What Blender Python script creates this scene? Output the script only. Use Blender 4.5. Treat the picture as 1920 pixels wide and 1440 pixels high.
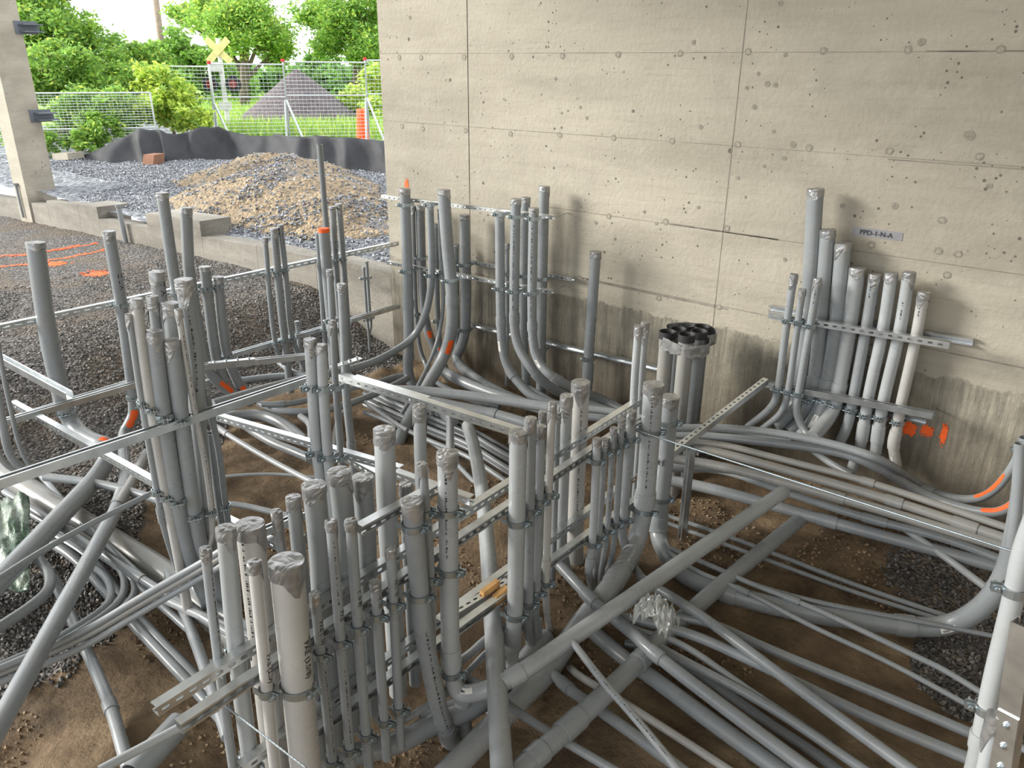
import bpy, bmesh, math, random
from mathutils import Vector, Matrix, noise
random.seed(7)
for o in list(bpy.data.objects): bpy.data.objects.remove(o)
sc = bpy.context.scene
COL = sc.collection
# ------------------------------------------------------------------ camera
F = 1470.0; CX, CY = 960.0, 720.0
# rows = world axes (X along wall, Y towards wall, Z up) in camera coords
R = Matrix(((0.76645538, -0.24714767, 0.59284414),
            (0.64226455, 0.28555058, -0.71130662),
            (0.00651079, 0.92594756, 0.37759597)))
EYE = 2.8                                   # eye height above the sand of the pit
cam = bpy.data.cameras.new('camera'); camo = bpy.data.objects.new('camera', cam); COL.objects.link(camo)
m4 = R.to_4x4(); m4.translation = (0, 0, EYE); camo.matrix_world = m4
cam.sensor_width = 36; cam.lens = 36 * F / 1920; cam.clip_start = 0.05; cam.clip_end = 500
sc.camera = camo
# ------------------------------------------------------------------ sky, sun, exposure
W = bpy.data.worlds.new('overcast_sky'); sc.world = W; W.use_nodes = True
nt = W.node_tree; bg = nt.nodes['Background']
tc = nt.nodes.new('ShaderNodeTexCoord'); ns = nt.nodes.new('ShaderNodeTexNoise'); ns.inputs['Scale'].default_value = 2.2
ns.inputs['Detail'].default_value = 4
cr = nt.nodes.new('ShaderNodeValToRGB'); cr.color_ramp.elements[0].position = .3; cr.color_ramp.elements[1].position = .7
cr.color_ramp.elements[0].color = (.86, .90, .95, 1); cr.color_ramp.elements[1].color = (1, 1, 1, 1)
nt.links.new(tc.outputs['Generated'], ns.inputs['Vector']); nt.links.new(ns.outputs['Fac'], cr.inputs['Fac'])
nt.links.new(cr.outputs['Color'], bg.inputs['Color']); bg.inputs['Strength'].default_value = 1.15
sun = bpy.data.lights.new('sun', 'SUN'); sun.energy = 2.9; sun.angle = math.radians(20); sun.color = (1, .96, .88)
suno = bpy.data.objects.new('sun', sun); COL.objects.link(suno)
suno.rotation_euler = Vector((0.80, 0.62, -0.36)).to_track_quat('-Z', 'Y').to_euler()
suno.location = (-20, -10, 12)
vs = sc.view_settings; vs.view_transform = 'Standard'; vs.look = 'None'; vs.gamma = 1; vs.use_curve_mapping = False
vs.exposure = 1.0
# ------------------------------------------------------------------ pixel helpers (camera-relative metres)
FR = dict(A=(0, 0, 1.), R1=(0, 0, 2.6667), R2=(0, 420, 3.4286), R3=(480, 320, 3.4286), R4=(900, 320, 3.), R5=(1380, 320, 2.769),
          R6=(0, 800, 2.25), Z1=(360, 680, 3.789), Z2=(360, 960, 3.), Z3=(660, 740, 4.), Z4=(960, 700, 3.6), Z5=(760, 1040, 3.6),
          Z6=(1240, 760, 2.8235), Z7=(1240, 1040, 2.8235), ZA=(0, 600, 4.8), ZB=(220, 480, 4.), ZC=(1720, 920, 2.77), ZD=(740, 600, 4.571),
          W=(700, 0, 1.574))
def pix(k, x, y):
    a, b, s = FR[k]; return (a + x / s, b + y / s)
def ray(p): return R @ Vector((p[0] - CX, -(p[1] - CY), -F)) / F
def onp(p, ax, v):
    r = ray(p); return r * (v / r[ax])
def proj(P):
    q = R.transposed() @ P
    return (CX + F * q.x / -q.z, CY - F * q.y / -q.z)
def depth(P): return -(R.transposed() @ P).z
SAND = -2.80
NEAR, FAR_ = -2.06, -2.235                   # faces of the front rack's two rails
def parse(spec, od):
    out = []; k = 'A'; con = None
    for t in spec.split(';'):
        w = t.split()
        if w[0] == 'v': out.append(Vector((out[-1].x, out[-1].y, float(w[1])))); continue
        if w[0] == 'r': out.append(out[-1] + Vector([float(a) for a in w[1:4]])); continue
        if w[0] in FR: k = w.pop(0)
        p = pix(k, float(w[0]), float(w[1]))
        if len(w) > 2: con = w[2]
        c = con; prev = out[-1] if out else None
        if c == 'N': P = onp(p, 0, NEAR + od / 2 + .004)
        elif c == 'F': P = onp(p, 0, FAR_ - od / 2 - .004)
        elif c[0] == 'G': P = onp(p, 2, SAND + od / 2 + .005 + float(c[1:] or 0) * .1)
        elif c[0] == 'D': P = ray(p) * float(c[1:])
        else:
            ax = 'XYZ'.index(c[0]); P = onp(p, ax, float(c[1:]) if len(c) > 1 else prev[ax])
        out.append(P)
    return out
# ------------------------------------------------------------------ materials
def mat(name):
    m = bpy.data.materials.new(name); m.use_nodes = True
    return m, m.node_tree, m.node_tree.nodes['Principled BSDF']
def nd(t, k, **kw):
    n = t.nodes.new(k)
    for a, v in kw.items():
        if a in n.inputs.keys(): n.inputs[a].default_value = v
        else: setattr(n, a, v)
    return n
def ramp(t, stops, fac):
    r = t.nodes.new('ShaderNodeValToRGB'); e = r.color_ramp.elements
    while len(e) < len(stops): e.new(.5)
    for i, (p, c) in enumerate(stops):
        e[i].position = p; e[i].color = (*c, 1) if len(c) == 3 else c
    t.links.new(fac, r.inputs['Fac']); return r.outputs['Color']
def coord(t, scale=(1, 1, 1), kind='Object'):
    c = t.nodes.new('ShaderNodeTexCoord'); mp = t.nodes.new('ShaderNodeMapping'); mp.inputs['Scale'].default_value = scale
    t.links.new(c.outputs[kind], mp.inputs['Vector']); return mp.outputs['Vector']
def noi(t, vec, s, d=4, r=.55, out='Fac'):
    n = nd(t, 'ShaderNodeTexNoise', Scale=s, Detail=d, Roughness=r); t.links.new(vec, n.inputs['Vector']); return n.outputs[out]
def mixc(t, f, a, b, mode='MIX'):
    n = t.nodes.new('ShaderNodeMix'); n.data_type = 'RGBA'; n.blend_type = mode
    for s, v in ((n.inputs[0], f), (n.inputs[6], a), (n.inputs[7], b)):
        if hasattr(v, 'links'): t.links.new(v, s)
        else: s.default_value = v if not isinstance(v, tuple) else (*v, 1)[:4]
    return n.outputs[2]
def math_(t, op, a, b):
    n = t.nodes.new('ShaderNodeMath'); n.operation = op
    for s, v in ((n.inputs[0], a), (n.inputs[1], b)):
        if hasattr(v, 'links'): t.links.new(v, s)
        else: s.default_value = v
    return n.outputs[0]
def bump(t, b, h, strength=.4, dist=.01, prev=None):
    n = nd(t, 'ShaderNodeBump', Strength=strength, Distance=dist); t.links.new(h, n.inputs['Height'])
    if prev is not None: t.links.new(prev, n.inputs['Normal'])
    t.links.new(n.outputs['Normal'], b.inputs['Normal']); return n.outputs['Normal']
def simple(name, c, rough=.6, metal=0, var=.12, scale=6, bs=0, bscale=80, bd=.002):
    m, t, b = mat(name); v = coord(t)
    lo = tuple(x * (1 - var) for x in c); hi = tuple(min(1, x * (1 + var)) for x in c)
    t.links.new(ramp(t, [(.3, lo), (.7, hi)], noi(t, v, scale)), b.inputs['Base Color'])
    b.inputs['Roughness'].default_value = rough; b.inputs['Metallic'].default_value = metal
    if bs: bump(t, b, noi(t, v, bscale, 5), bs, bd)
    return m
M = {}
def pvc(name, c, dirt=.35):
    m, t, b = mat(name); v = coord(t)
    n = noi(t, v, 2.5, 6, .65); base = ramp(t, [(.35, tuple(x * .90 for x in c)), (.65, tuple(x * 1.08 for x in c))], n)
    d = ramp(t, [(.52, (0, 0, 0)), (.75, (1, 1, 1))], noi(t, v, 7, 8, .7))
    dd = math_(t, 'MULTIPLY', d, dirt)
    t.links.new(mixc(t, dd, base, (.30, .26, .20)), b.inputs['Base Color'])
    t.links.new(ramp(t, [(.3, (.22,) * 3), (.75, (.42,) * 3)], noi(t, v, 9, 5)), b.inputs['Roughness'])
    b.inputs['Specular IOR Level'].default_value = .5
    bump(t, b, noi(t, v, 160, 3), .05, .001)
    return m
M['pvc'] = pvc('grey_pvc', (.245, .265, .278))
M['pvc_pale'] = pvc('pale_grey_pvc', (.34, .36, .37), .2)
M['pvc_beige'] = pvc('warm_grey_pvc', (.40, .395, .38), .25)
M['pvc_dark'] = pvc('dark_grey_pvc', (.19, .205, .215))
M['pvc_dusty'] = pvc('dusty_pvc', (.25, .25, .24), .7)
M['galv'] = simple('galvanised_steel', (.64, .665, .675), .29, .92, .2, 10, .08, 60, .001)
M['zinc'] = simple('zinc_plated_clamp', (.44, .50, .53), .28, .85, .15, 20)
m, t, b = mat('silver_duct_tape'); v = coord(t)
t.links.new(ramp(t, [(.3, (.26, .265, .27)), (.7, (.43, .43, .43))], noi(t, v, 12, 2)), b.inputs['Base Color'])
b.inputs['Metallic'].default_value = .62; b.inputs['Roughness'].default_value = .30
n1 = nd(t, 'ShaderNodeTexVoronoi', Scale=16, feature='DISTANCE_TO_EDGE'); wv_ = nd(t, 'ShaderNodeTexNoise', Scale=9, Detail=1); mx_ = nd(t, 'ShaderNodeMixRGB'); mx_.inputs[0].default_value = .35
t.links.new(v, wv_.inputs['Vector']); t.links.new(v, mx_.inputs[1]); t.links.new(wv_.outputs['Color'], mx_.inputs[2]); t.links.new(mx_.outputs[0], n1.inputs['Vector'])
hb = math_(t, 'ADD', math_(t, 'MULTIPLY', n1.outputs['Distance'], 1.6), noi(t, v, 26, 1))
bump(t, b, hb, .5, .006); M['tape'] = m
M['ink'] = simple('black_print', (.02, .02, .025), .6)
M['orange'] = simple('orange_spray_paint', (.95, .13, .015), .6, 0, .1, 30)
M['label'] = simple('paper_sticker', (.75, .74, .70), .6)
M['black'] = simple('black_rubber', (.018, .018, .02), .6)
M['wood'] = simple('pale_pine', (.62, .36, .14), .7, 0, .2, 18)
M['rust'] = simple('rusty_plate', (.10, .04, .02), .8)
M['steel_dark'] = simple('grey_primed_steel', (.12, .135, .16), .5, .3)
M['red'] = simple('red_plastic', (.55, .03, .03), .5)
M['yellow'] = simple('pale_yellow_sign', (.80, .74, .30), .6)
M['white'] = simple('weathered_white_paint', (.66, .66, .62), .6)
M['bark'] = simple('grey_brown_bark', (.15, .115, .085), .9, 0, .3, 12, .5, 30, .01)
M['pole'] = simple('weathered_pole_wood', (.30, .23, .18), .85, 0, .2, 6)
M['fence'] = simple('galvanised_fence_wire', (.62, .66, .66), .45, .4)
M['redbrick'] = simple('red_brick', (.26, .13, .08), .9)
M['film'] = simple('clear_crumpled_film', (.62, .64, .62), .2, .1)
M['film'].node_tree.nodes['Principled BSDF'].inputs['Transmission Weight'].default_value = .6
# wall concrete
def concrete(name, streak=False):
    m, t, b = mat(name); v = coord(t)
    vh = coord(t, (.35, 1, 2.2))
    big = noi(t, vh, 1.1, 6, .6)
    base = ramp(t, [(.30, (.28, .255, .205)), (.5, (.36, .33, .27)), (.72, (.44, .405, .33))], big)
    hs = noi(t, coord(t, (1.5, 1, 22)), 2.0, 6, .7)
    base = mixc(t, ramp(t, [(.55, (0, 0, 0)), (.72, (.42,) * 3)], hs), base, (.25, .225, .185))
    hs2 = noi(t, v, 5, 8, .7)
    base = mixc(t, ramp(t, [(.5, (0, 0, 0)), (.8, (.35,) * 3)], hs2), base, (.50, .47, .40))
    base = mixc(t, ramp(t, [(.55, (0, 0, 0)), (.75, (.45,) * 3)], noi(t, coord(t, (.8, 1, .35)), 1.3, 7, .7)), base, (.24, .225, .19))
    # bug holes
    vo = nd(t, 'ShaderNodeTexVoronoi', Scale=9.0, Randomness=1.0); t.links.new(v, vo.inputs['Vector'])
    sel = noi(t, v, 3.1, 2)
    hole = math_(t, 'LESS_THAN', vo.outputs['Distance'], math_(t, 'MULTIPLY', ramp(t, [(.50, (0,) * 3), (.70, (.16,) * 3)], sel), 1.0))
    vo2 = nd(t, 'ShaderNodeTexVoronoi', Scale=21.0); t.links.new(v, vo2.inputs['Vector'])
    hole2 = math_(t, 'LESS_THAN', vo2.outputs['Distance'], ramp(t, [(.42, (0,) * 3), (.70, (.22,) * 3)], noi(t, v, 5.3, 2)))
    holes = math_(t, 'MAXIMUM', hole, hole2)
    base = mixc(t, math_(t, 'MULTIPLY', holes, .8), base, (.07, .06, .05))
    b.inputs['Roughness'].default_value = .85
    h = math_(t, 'SUBTRACT', noi(t, v, 30, 6), math_(t, 'MULTIPLY', holes, 1.2))
    if streak:
        sp = nd(t, 'ShaderNodeSeparateXYZ'); t.links.new(coord(t), sp.inputs[0])
        edge = math_(t, 'ADD', sp.outputs['Z'], math_(t, 'ADD', math_(t, 'MULTIPLY', noi(t, coord(t, (1.2, 1, 1.2)), 3, 9, .75), -.20), math_(t, 'MULTIPLY', noi(t, coord(t, (9, 1, 3)), 3, 4), -.05)))
        low = ramp(t, [(.0, (1, 1, 1)), (.02, (0, 0, 0))], math_(t, 'ADD', edge, 1.93 - EYE * 0))
        vs_ = math_(t, 'ADD', math_(t, 'MULTIPLY', noi(t, coord(t, (20, 1, 1.6)), 1.5, 8, .72), .62), math_(t, 'MULTIPLY', noi(t, coord(t, (1.6, 1, 1.2)), 3.5, 9, .7), .42))
        dark = ramp(t, [(.28, (.07, .065, .05)), (.45, (.20, .185, .15)), (.60, (.34, .315, .25)), (.78, (.50, .46, .37))], vs_)
        # stain towards the damp foot of the wall
        damp = ramp(t, [(0, (1, 1, 1)), (.75, (0, 0, 0))], math_(t, 'ADD', math_(t, 'ADD', sp.outputs['Z'], 2.55), math_(t, 'MULTIPLY', noi(t, v, 2.5, 5), .35)))
        dark = mixc(t, math_(t, 'MULTIPLY', damp, .8), dark, (.10, .072, .042))
        dark = mixc(t, ramp(t, [(.45, (0,) * 3), (.7, (.7,) * 3)], noi(t, v, 1.7, 6, .7)), dark, (.12, .11, .09))
        base = mixc(t, low, base, dark)
        h = math_(t, 'ADD', h, math_(t, 'MULTIPLY', math_(t, 'MULTIPLY', vs_, low), 3.0))
    t.links.new(base, b.inputs['Base Color'])
    bump(t, b, h, .5, .012)
    return m
M['wall'] = concrete('cast_concrete_wall', True)
M['concrete'] = concrete('cast_concrete')
M['kerb'] = concrete('damp_kerb_concrete')
for e_ in M['kerb'].node_tree.nodes:
    if e_.type == 'VALTORGB' and len(e_.color_ramp.elements) == 3:
        for el, c_ in zip(e_.color_ramp.elements, ((.13, .12, .10), (.22, .205, .175), (.34, .32, .275))): el.color = (*c_, 1)
M['patch'] = simple('grout_patch', (.24, .22, .18), .9, 0, .25, 60, .4, 60, .004)
M['patch2'] = simple('pale_grout_ring', (.31, .285, .235), .9, 0, .2, 60, .4, 60, .004)
M['joint'] = simple('form_joint_line', (.22, .20, .165), .9, 0, .3, 8)
# ground
def ground_mat():
    m, t, b = mat('sand_and_gravel'); v = coord(t)
    at = nd(t, 'ShaderNodeAttribute'); at.attribute_name = 'sand'
    n = noi(t, v, 3.0, 7, .65)
    sand = ramp(t, [(.30, (.12, .08, .045)), (.48, (.28, .19, .108)), (.68, (.46, .33, .195))], n)
    sand = mixc(t, ramp(t, [(.60, (0,) * 3), (.7, (.7,) * 3)], noi(t, v, 22, 5, .7)), sand, (.13, .085, .05))
    vo = nd(t, 'ShaderNodeTexVoronoi', Scale=38.0); t.links.new(v, vo.inputs['Vector'])
    g = ramp(t, [(0, (.05, .047, .045)), (.45, (.12, .11, .105)), (.8, (.24, .225, .21)), (1, (.42, .41, .40))], vo.outputs['Color'])
    g = mixc(t, ramp(t, [(.45, (0,) * 3), (.62, (.75,) * 3)], noi(t, v, 1.1, 5, .6)), g, (.20, .155, .11))
    f = ramp(t, [(.42, (0,) * 3), (.58, (1,) * 3)], math_(t, 'ADD', at.outputs['Fac'], math_(t, 'MULTIPLY', math_(t, 'SUBTRACT', noi(t, v, 6, 6, .7), .5), .55)))
    f = nd(t, 'ShaderNodeMath', operation='MULTIPLY').outputs[0] if False else f
    t.links.new(mixc(t, f, g, sand), b.inputs['Base Color'])
    b.inputs['Roughness'].default_value = .9
    hg = math_(t, 'MULTIPLY', math_(t, 'SUBTRACT', 1, vo.outputs['Distance']), 1.5)
    hs = math_(t, 'MULTIPLY', noi(t, v, 9, 9, .68), 5.0)
    hh = nd(t, 'ShaderNodeMix', data_type='FLOAT'); t.links.new(f, hh.inputs[0]); t.links.new(hg, hh.inputs[2]); t.links.new(hs, hh.inputs[3])
    bump(t, b, hh.outputs[0], 1.0, .035)
    return m
M['ground'] = ground_mat()
def gravel_mat(name, cols, scale, tint=None):
    m, t, b = mat(name); v = coord(t)
    vo = nd(t, 'ShaderNodeTexVoronoi', Scale=scale); t.links.new(v, vo.inputs['Vector'])
    g = ramp(t, [(i / (len(cols) - 1), c) for i, c in enumerate(cols)], vo.outputs['Color'])
    if tint: g = mixc(t, ramp(t, [(tint[1], (0,) * 3), (tint[1] + .1, (.85,) * 3)], noi(t, v, tint[2], 6, .65)), g, tint[0])
    t.links.new(g, b.inputs['Base Color']); b.inputs['Roughness'].default_value = .75
    bump(t, b, math_(t, 'SUBTRACT', 1, vo.outputs['Distance']), .9, .03)
    return m
M['yard'] = gravel_mat('crushed_blue_stone', [(.05, .055, .06), (.12, .13, .145), (.22, .235, .26), (.42, .44, .47)], 17)
M['heap'] = gravel_mat('sandy_fill', [(.06, .06, .06), (.20, .15, .09), (.30, .22, .13), (.42, .33, .21)], 24, ((.13, .135, .15), .55, 1.1))
M['darkheap'] = gravel_mat('dark_crushed_stone', [(.05, .04, .045), (.10, .08, .085), (.14, .11, .11)], 14)
M['stone'] = simple('stone_chips', (.20, .19, .18), .8, 0, .5, 9)
M['stone2'] = simple('blue_stone_chips', (.20, .215, .235), .6, 0, .5, 5)
M['silt'] = simple('black_geotextile', (.035, .037, .042), .75, 0, .2, 5, .3, 12, .01)
M['meadow'] = simple('meadow_grass', (.26, .42, .07), .9, 0, .35, 1.2, .5, 8, .1)
def leafmat(name, c):
    m, t, b = mat(name)
    oi = nd(t, 'ShaderNodeNewGeometry'); 
    t.links.new(ramp(t, [(0, tuple(x * .55 for x in c)), (1, tuple(min(1, x * 1.35) for x in c))], oi.outputs['Random Per Island']), b.inputs['Base Color'])
    b.inputs['Roughness'].default_value = .5
    b.inputs['Transmission Weight'].default_value = 0
    tr = nd(t, 'ShaderNodeBsdfTranslucent'); t.links.new(ramp(t, [(0, tuple(x * .7 for x in c)), (1, tuple(min(1, x * 1.5) for x in c))], oi.outputs['Random Per Island']), tr.inputs['Color'])
    mx = nd(t, 'ShaderNodeMixShader'); mx.inputs[0].default_value = .45
    out = t.nodes['Material Output']; t.links.new(b.outputs[0], mx.inputs[1]); t.links.new(tr.outputs[0], mx.inputs[2]); t.links.new(mx.outputs[0], out.inputs['Surface'])
    return m
M['leaf'] = leafmat('green_leaves', (.30, .50, .10)); M['leaf_y'] = leafmat('yellow_green_leaves', (.55, .68, .12)); M['leaf_d'] = leafmat('deep_green_leaves', (.16, .32, .08))
M['tarp'] = simple('green_white_poly_sheet', (.30, .40, .33), .35, 0, .3, 3, .6, 9, .02)
m, t, b = mat('green_and_white_sheet'); v = coord(t)
t.links.new(ramp(t, [(.46, (.05, .10, .06)), (.52, (.20, .26, .20)), (.78, (.50, .54, .49))], noi(t, v, 4, 3)), b.inputs['Base Color'])
b.inputs['Roughness'].default_value = .35; bump(t, b, noi(t, v, 16, 4), .8, .02); M['tarp'] = m
# ------------------------------------------------------------------ object helpers
TOP = []
def link(name, me, material, parent=None, loc=None, smooth=True):
    o = bpy.data.objects.new(name, me); COL.objects.link(o)
    for mm in (material if isinstance(material, (list, tuple)) else [material]):
        me.materials.append(mm)
    if smooth:
        me.polygons.foreach_set('use_smooth', [True] * len(me.polygons))
    if parent: o.parent = parent
    else: TOP.append(o)
    if loc is not None:
        me.transform(Matrix.Translation(-loc)); o.location = loc
    return o
def tag(o, label, cat, group=None):
    o['label'] = label; o['category'] = cat
    if group: o['group'] = group
    return o
def struct(o): o['kind'] = 'structure'; return o
class MB:
    def __init__(s): s.v = []; s.f = []; s.mi = []
    def quad(s, pts, mi=0):
        n = len(s.v); s.v += [tuple(p) for p in pts]; s.f.append(tuple(range(n, n + len(pts)))); s.mi.append(mi)
    def box(s, c, ax, ay, az, mi=0):          # centre and three half-axis vectors
        c = Vector(c); n = len(s.v)
        for i in (-1, 1):
            for j in (-1, 1):
                for k in (-1, 1): s.v.append(tuple(c + i * ax + j * ay + k * az))
        for q in ((0, 1, 3, 2), (4, 6, 7, 5), (0, 4, 5, 1), (2, 3, 7, 6), (0, 2, 6, 4), (1, 5, 7, 3)):
            s.f.append(tuple(n + a for a in q)); s.mi.append(mi)
    def abox(s, lo, hi, mi=0):
        lo, hi = Vector(lo), Vector(hi); h = (hi - lo) / 2
        s.box((lo + hi) / 2, Vector((h.x, 0, 0)), Vector((0, h.y, 0)), Vector((0, 0, h.z)), mi)
    def tube(s, pts, rads, seg=16, cap=True, mi=0, ang=None):
        fr = frames(pts); n0 = len(s.v); full = ang is None
        a0, a1 = ang if ang else (0, 2 * math.pi); k = seg if full else seg + 1
        if not hasattr(rads, '__len__'): rads = [rads] * len(pts)
        for P, (T, N, B), r in zip(pts, fr, rads):
            for i in range(k):
                a = a0 + (a1 - a0) * i / seg; s.v.append(tuple(P + (N * math.cos(a) + B * math.sin(a)) * r))
        for j in range(len(pts) - 1):
            for i in range(seg):
                i2 = (i + 1) % k
                s.f.append((n0 + j * k + i, n0 + j * k + i2, n0 + (j + 1) * k + i2, n0 + (j + 1) * k + i)); s.mi.append(mi)
        if cap and full:
            s.f.append(tuple(n0 + i for i in reversed(range(k)))); s.f.append(tuple(n0 + (len(pts) - 1) * k + i for i in range(k))); s.mi += [mi, mi]
    def rod(s, a, b, r, seg=8, mi=0): s.tube([Vector(a), Vector(b)], r, seg, True, mi)
    def mesh(s, name):
        me = bpy.data.meshes.new(name); me.from_pydata(s.v, [], s.f); 
        me.polygons.foreach_set('material_index', s.mi)
        me.update(); return me
    def build(s, name, material, parent=None, loc=None, smooth=False): return link(name, s.mesh(name), material, parent, loc, smooth)
def sharp(o, ang=40):
    o.data.update()
    try: o.data.set_sharp_from_angle(angle=math.radians(ang))
    except Exception: pass
    return o
def frames(pts):
    out = []; n = len(pts); T0 = (pts[1] - pts[0]).normalized() if (pts[1] - pts[0]).length > 1e-6 else (pts[2] - pts[1]).normalized()
    ref = Vector((0, 0, 1)) if abs(T0.z) < .9 else Vector((1, 0, 0))
    N = (ref - T0 * ref.dot(T0)).normalized()
    for i in range(n):
        T = pts[min(i + 1, n - 1)] - pts[max(i - 1, 0)]
        T = T.normalized() if T.length > 1e-6 else T0
        T0 = T
        N = (N - T * N.dot(T)).normalized(); out.append((T, N, T.cross(N)))
    return out
def smooth_path(P, lim=.32, step=.03):
    if len(P) == 2: return [P[0].lerp(P[1], i / 12) for i in range(13)]
    out = [P[0]]
    for i in range(1, len(P) - 1):
        a, b, c = P[i - 1], P[i], P[i + 1]
        la, lc = (b - a).length, (c - b).length
        ta = min(lim, la * .5); tb = min(lim, lc * .5)
        if abs(ta - tb) < .25 * max(ta, tb): ta = tb = min(ta, tb)
        s = b - (b - a) / la * ta; e = b + (c - b) / lc * tb
        n = 9
        for j in range(n + 1):
            u = j / n; q = s * (1 - u) ** 2 + b * 2 * u * (1 - u) + e * u * u
            if (q - out[-1]).length > .004: out.append(q)
    if (P[-1] - out[-1]).length > .004: out.append(P[-1])
    # fill in long straight pieces
    res = [out[0]]
    for q in out[1:]:
        L = (q - res[-1]).length; k = max(1, int(L / .25)); a = res[-1]
        for j in range(1, k + 1): res.append(a.lerp(q, j / k))
    return res
class Path:
    def __init__(s, pts):
        s.p = pts; s.s = [0]
        for a, b in zip(pts, pts[1:]): s.s.append(s.s[-1] + (b - a).length)
        s.L = s.s[-1]
    def at(s, t):
        t = max(0, min(s.L, t))
        for i in range(len(s.p) - 1):
            if t <= s.s[i + 1] + 1e-9:
                u = (t - s.s[i]) / max(1e-9, s.s[i + 1] - s.s[i]); return s.p[i].lerp(s.p[i + 1], u)
        return s.p[-1]
    def sub(s, a, b):
        a = max(0, a); b = min(s.L, b)
        out = [s.at(a)] + [q for q, t in zip(s.p, s.s) if a + .002 < t < b - .002] + [s.at(b)]
        return out
    def near(s, px):
        best = None; n = 240
        for i in range(n + 1):
            t = s.L * i / n; q = proj(s.at(t)); d = (q[0] - px[0]) ** 2 + (q[1] - px[1]) ** 2
            if best is None or d < best[0]: best = (d, t)
        return best[1]
    def tan(s, t): return (s.at(t + .01) - s.at(t - .01)).normalized()
# ------------------------------------------------------------------ conduit parts
def tape_cap(parent, pa, od, org, L=None, kind='t'):
    r = od / 2 + .0022; L = L or min(.12, .05 + od * .45)
    T = -pa.tan(.02); P0 = pa.at(0)
    X = Vector((1, 0, 0)) - T * T.x; X.normalize(); Y = T.cross(X)
    mb = MB(); k = 22; rows = 5; seed = random.random() * 100; tip = random.uniform(0, 6.28)
    if kind == 'or': L *= .45
    for j in range(rows):
        u = j / (rows - 1)
        for i in range(k):
            a = 2 * math.pi * i / k
            flap = max(0, 1 - abs(((a - tip + math.pi) % (2 * math.pi)) - math.pi) / .8)
            flap2 = max(0, 1 - abs(((a - tip - 2.6 + math.pi) % (2 * math.pi)) - math.pi) / .6)
            LL = L * (.50 + .75 * flap + .3 * flap2) if kind == 't' else L
            rr = r + (noise.noise(Vector((math.cos(a) * 2 + seed, math.sin(a) * 2, u * 3))) * .0035 + .0012 if kind == 't' else .0004) * (1 if j else .3)
            z = -u * LL + (.003 if j == 0 else 0)
            mb.v.append(tuple(P0 + T * z + (X * math.cos(a) + Y * math.sin(a)) * rr))
    for j in range(rows - 1):
        for i in range(k):
            i2 = (i + 1) % k; mb.f.append((j * k + i, (j + 1) * k + i, (j + 1) * k + i2, j * k + i2)); mb.mi.append(0)
    # top: rings with low creases
    n = len(mb.v)
    for q, rf in enumerate((.8, .45)):
        for i in range(k):
            a = 2 * math.pi * i / k
            h = noise.noise(Vector((math.cos(a) * rf * 3 + seed, math.sin(a) * rf * .8, 3))) * .005 + .0045
            mb.v.append(tuple(P0 + T * h + (X * math.cos(a) + Y * math.sin(a)) * r * rf))
    mb.v.append(tuple(P0 + T * .004))
    for i in range(k):
        i2 = (i + 1) % k
        mb.f.append((i, i2, n + i2, n + i)); mb.f.append((n + i, n + i2, n + k + i2, n + k + i)); mb.f.append((n + k + i, n + k + i2, n + 2 * k)); mb.mi += [0, 0, 0]
    o = mb.build('tape_cap', M['orange'] if kind == 'or' else M['tape'], parent, smooth=True); o.data.transform(Matrix.Translation(-org))
    if kind == 'or': o['label'] = 'orange tape cap'
    return sharp(o, 50)
def clamp(parent, pa, t, od, org, side, rail, scale=1.0):
    """strap round the conduit, two ears and a bolt on the free side, legs back into the rail"""
    r = od / 2 + .0055; T = pa.tan(t); P = pa.at(t)
    D = (side - T * side.dot(T)).normalized(); B = T.cross(D); h = .0145 * scale
    mb = MB(); k = 26; gap = .22
    for i in range(k + 1):
        a = gap + (2 * math.pi - 2 * gap) * i / k
        rr = r
        d = D * math.cos(a) + B * math.sin(a)
        for (ro, hh) in ((rr, -h), (rr + .004, -h), (rr + .004, h), (rr, h)):
            mb.v.append(tuple(P + d * ro + T * hh))
    for i in range(k):
        for j in range(4):
            mb.f.append((i * 4 + j, i * 4 + (j + 1) % 4, (i + 1) * 4 + (j + 1) % 4, (i + 1) * 4 + j)); mb.mi.append(0)
    for sgn in (1, -1):
        c = P + D * (r * math.cos(gap) + .013) + B * sgn * r * math.sin(gap)
        mb.box(c, D * .018, B * .002, T * h * .95)
        if rail:
            c = P - D * (r + .006) + B * sgn * (r * .45 + .006); mb.box(c, D * .016, B * .0017, T * h * .9)
    o = mb.build('strut_clamp', M['zinc'], parent); o.data.transform(Matrix.Translation(-org))
    b = MB(); c = P + D * (r * math.cos(gap) + .014)
    w = r * math.sin(gap) + .012
    b.rod(c - B * w, c + B * (w + .018), .0042, 8); b.rod(c + B * (w - .005), c + B * (w + .004), .0095, 6); b.rod(c - B * (w + .004), c - B * (w - .004), .0085, 10)
    bo = b.build('bolt', M['zinc'], o); bo.data.transform(Matrix.Translation(-org))
def sleeve(parent, name, pa, a, b, r, org, material, lip=.0006, seg=24, lab=None):
    pts = pa.sub(a, b)
    if len(pts) < 2 or (pts[-1] - pts[0]).length < .01: return
    sp = Path(pts); pts = [sp.at(sp.L * i / max(6, int(sp.L / .03))) for i in range(max(6, int(sp.L / .03)) + 1)]
    rads = [r] * len(pts); rads[0] = rads[-1] = r - lip
    mb = MB(); mb.tube([pts[0]] + pts + [pts[-1]], [r * .86] + rads + [r * .86], seg, False)
    o = mb.build(name, material, parent, smooth=True); o.data.transform(Matrix.Translation(-org)); sharp(o)
    if lab: o['label'] = lab
    return o
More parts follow.
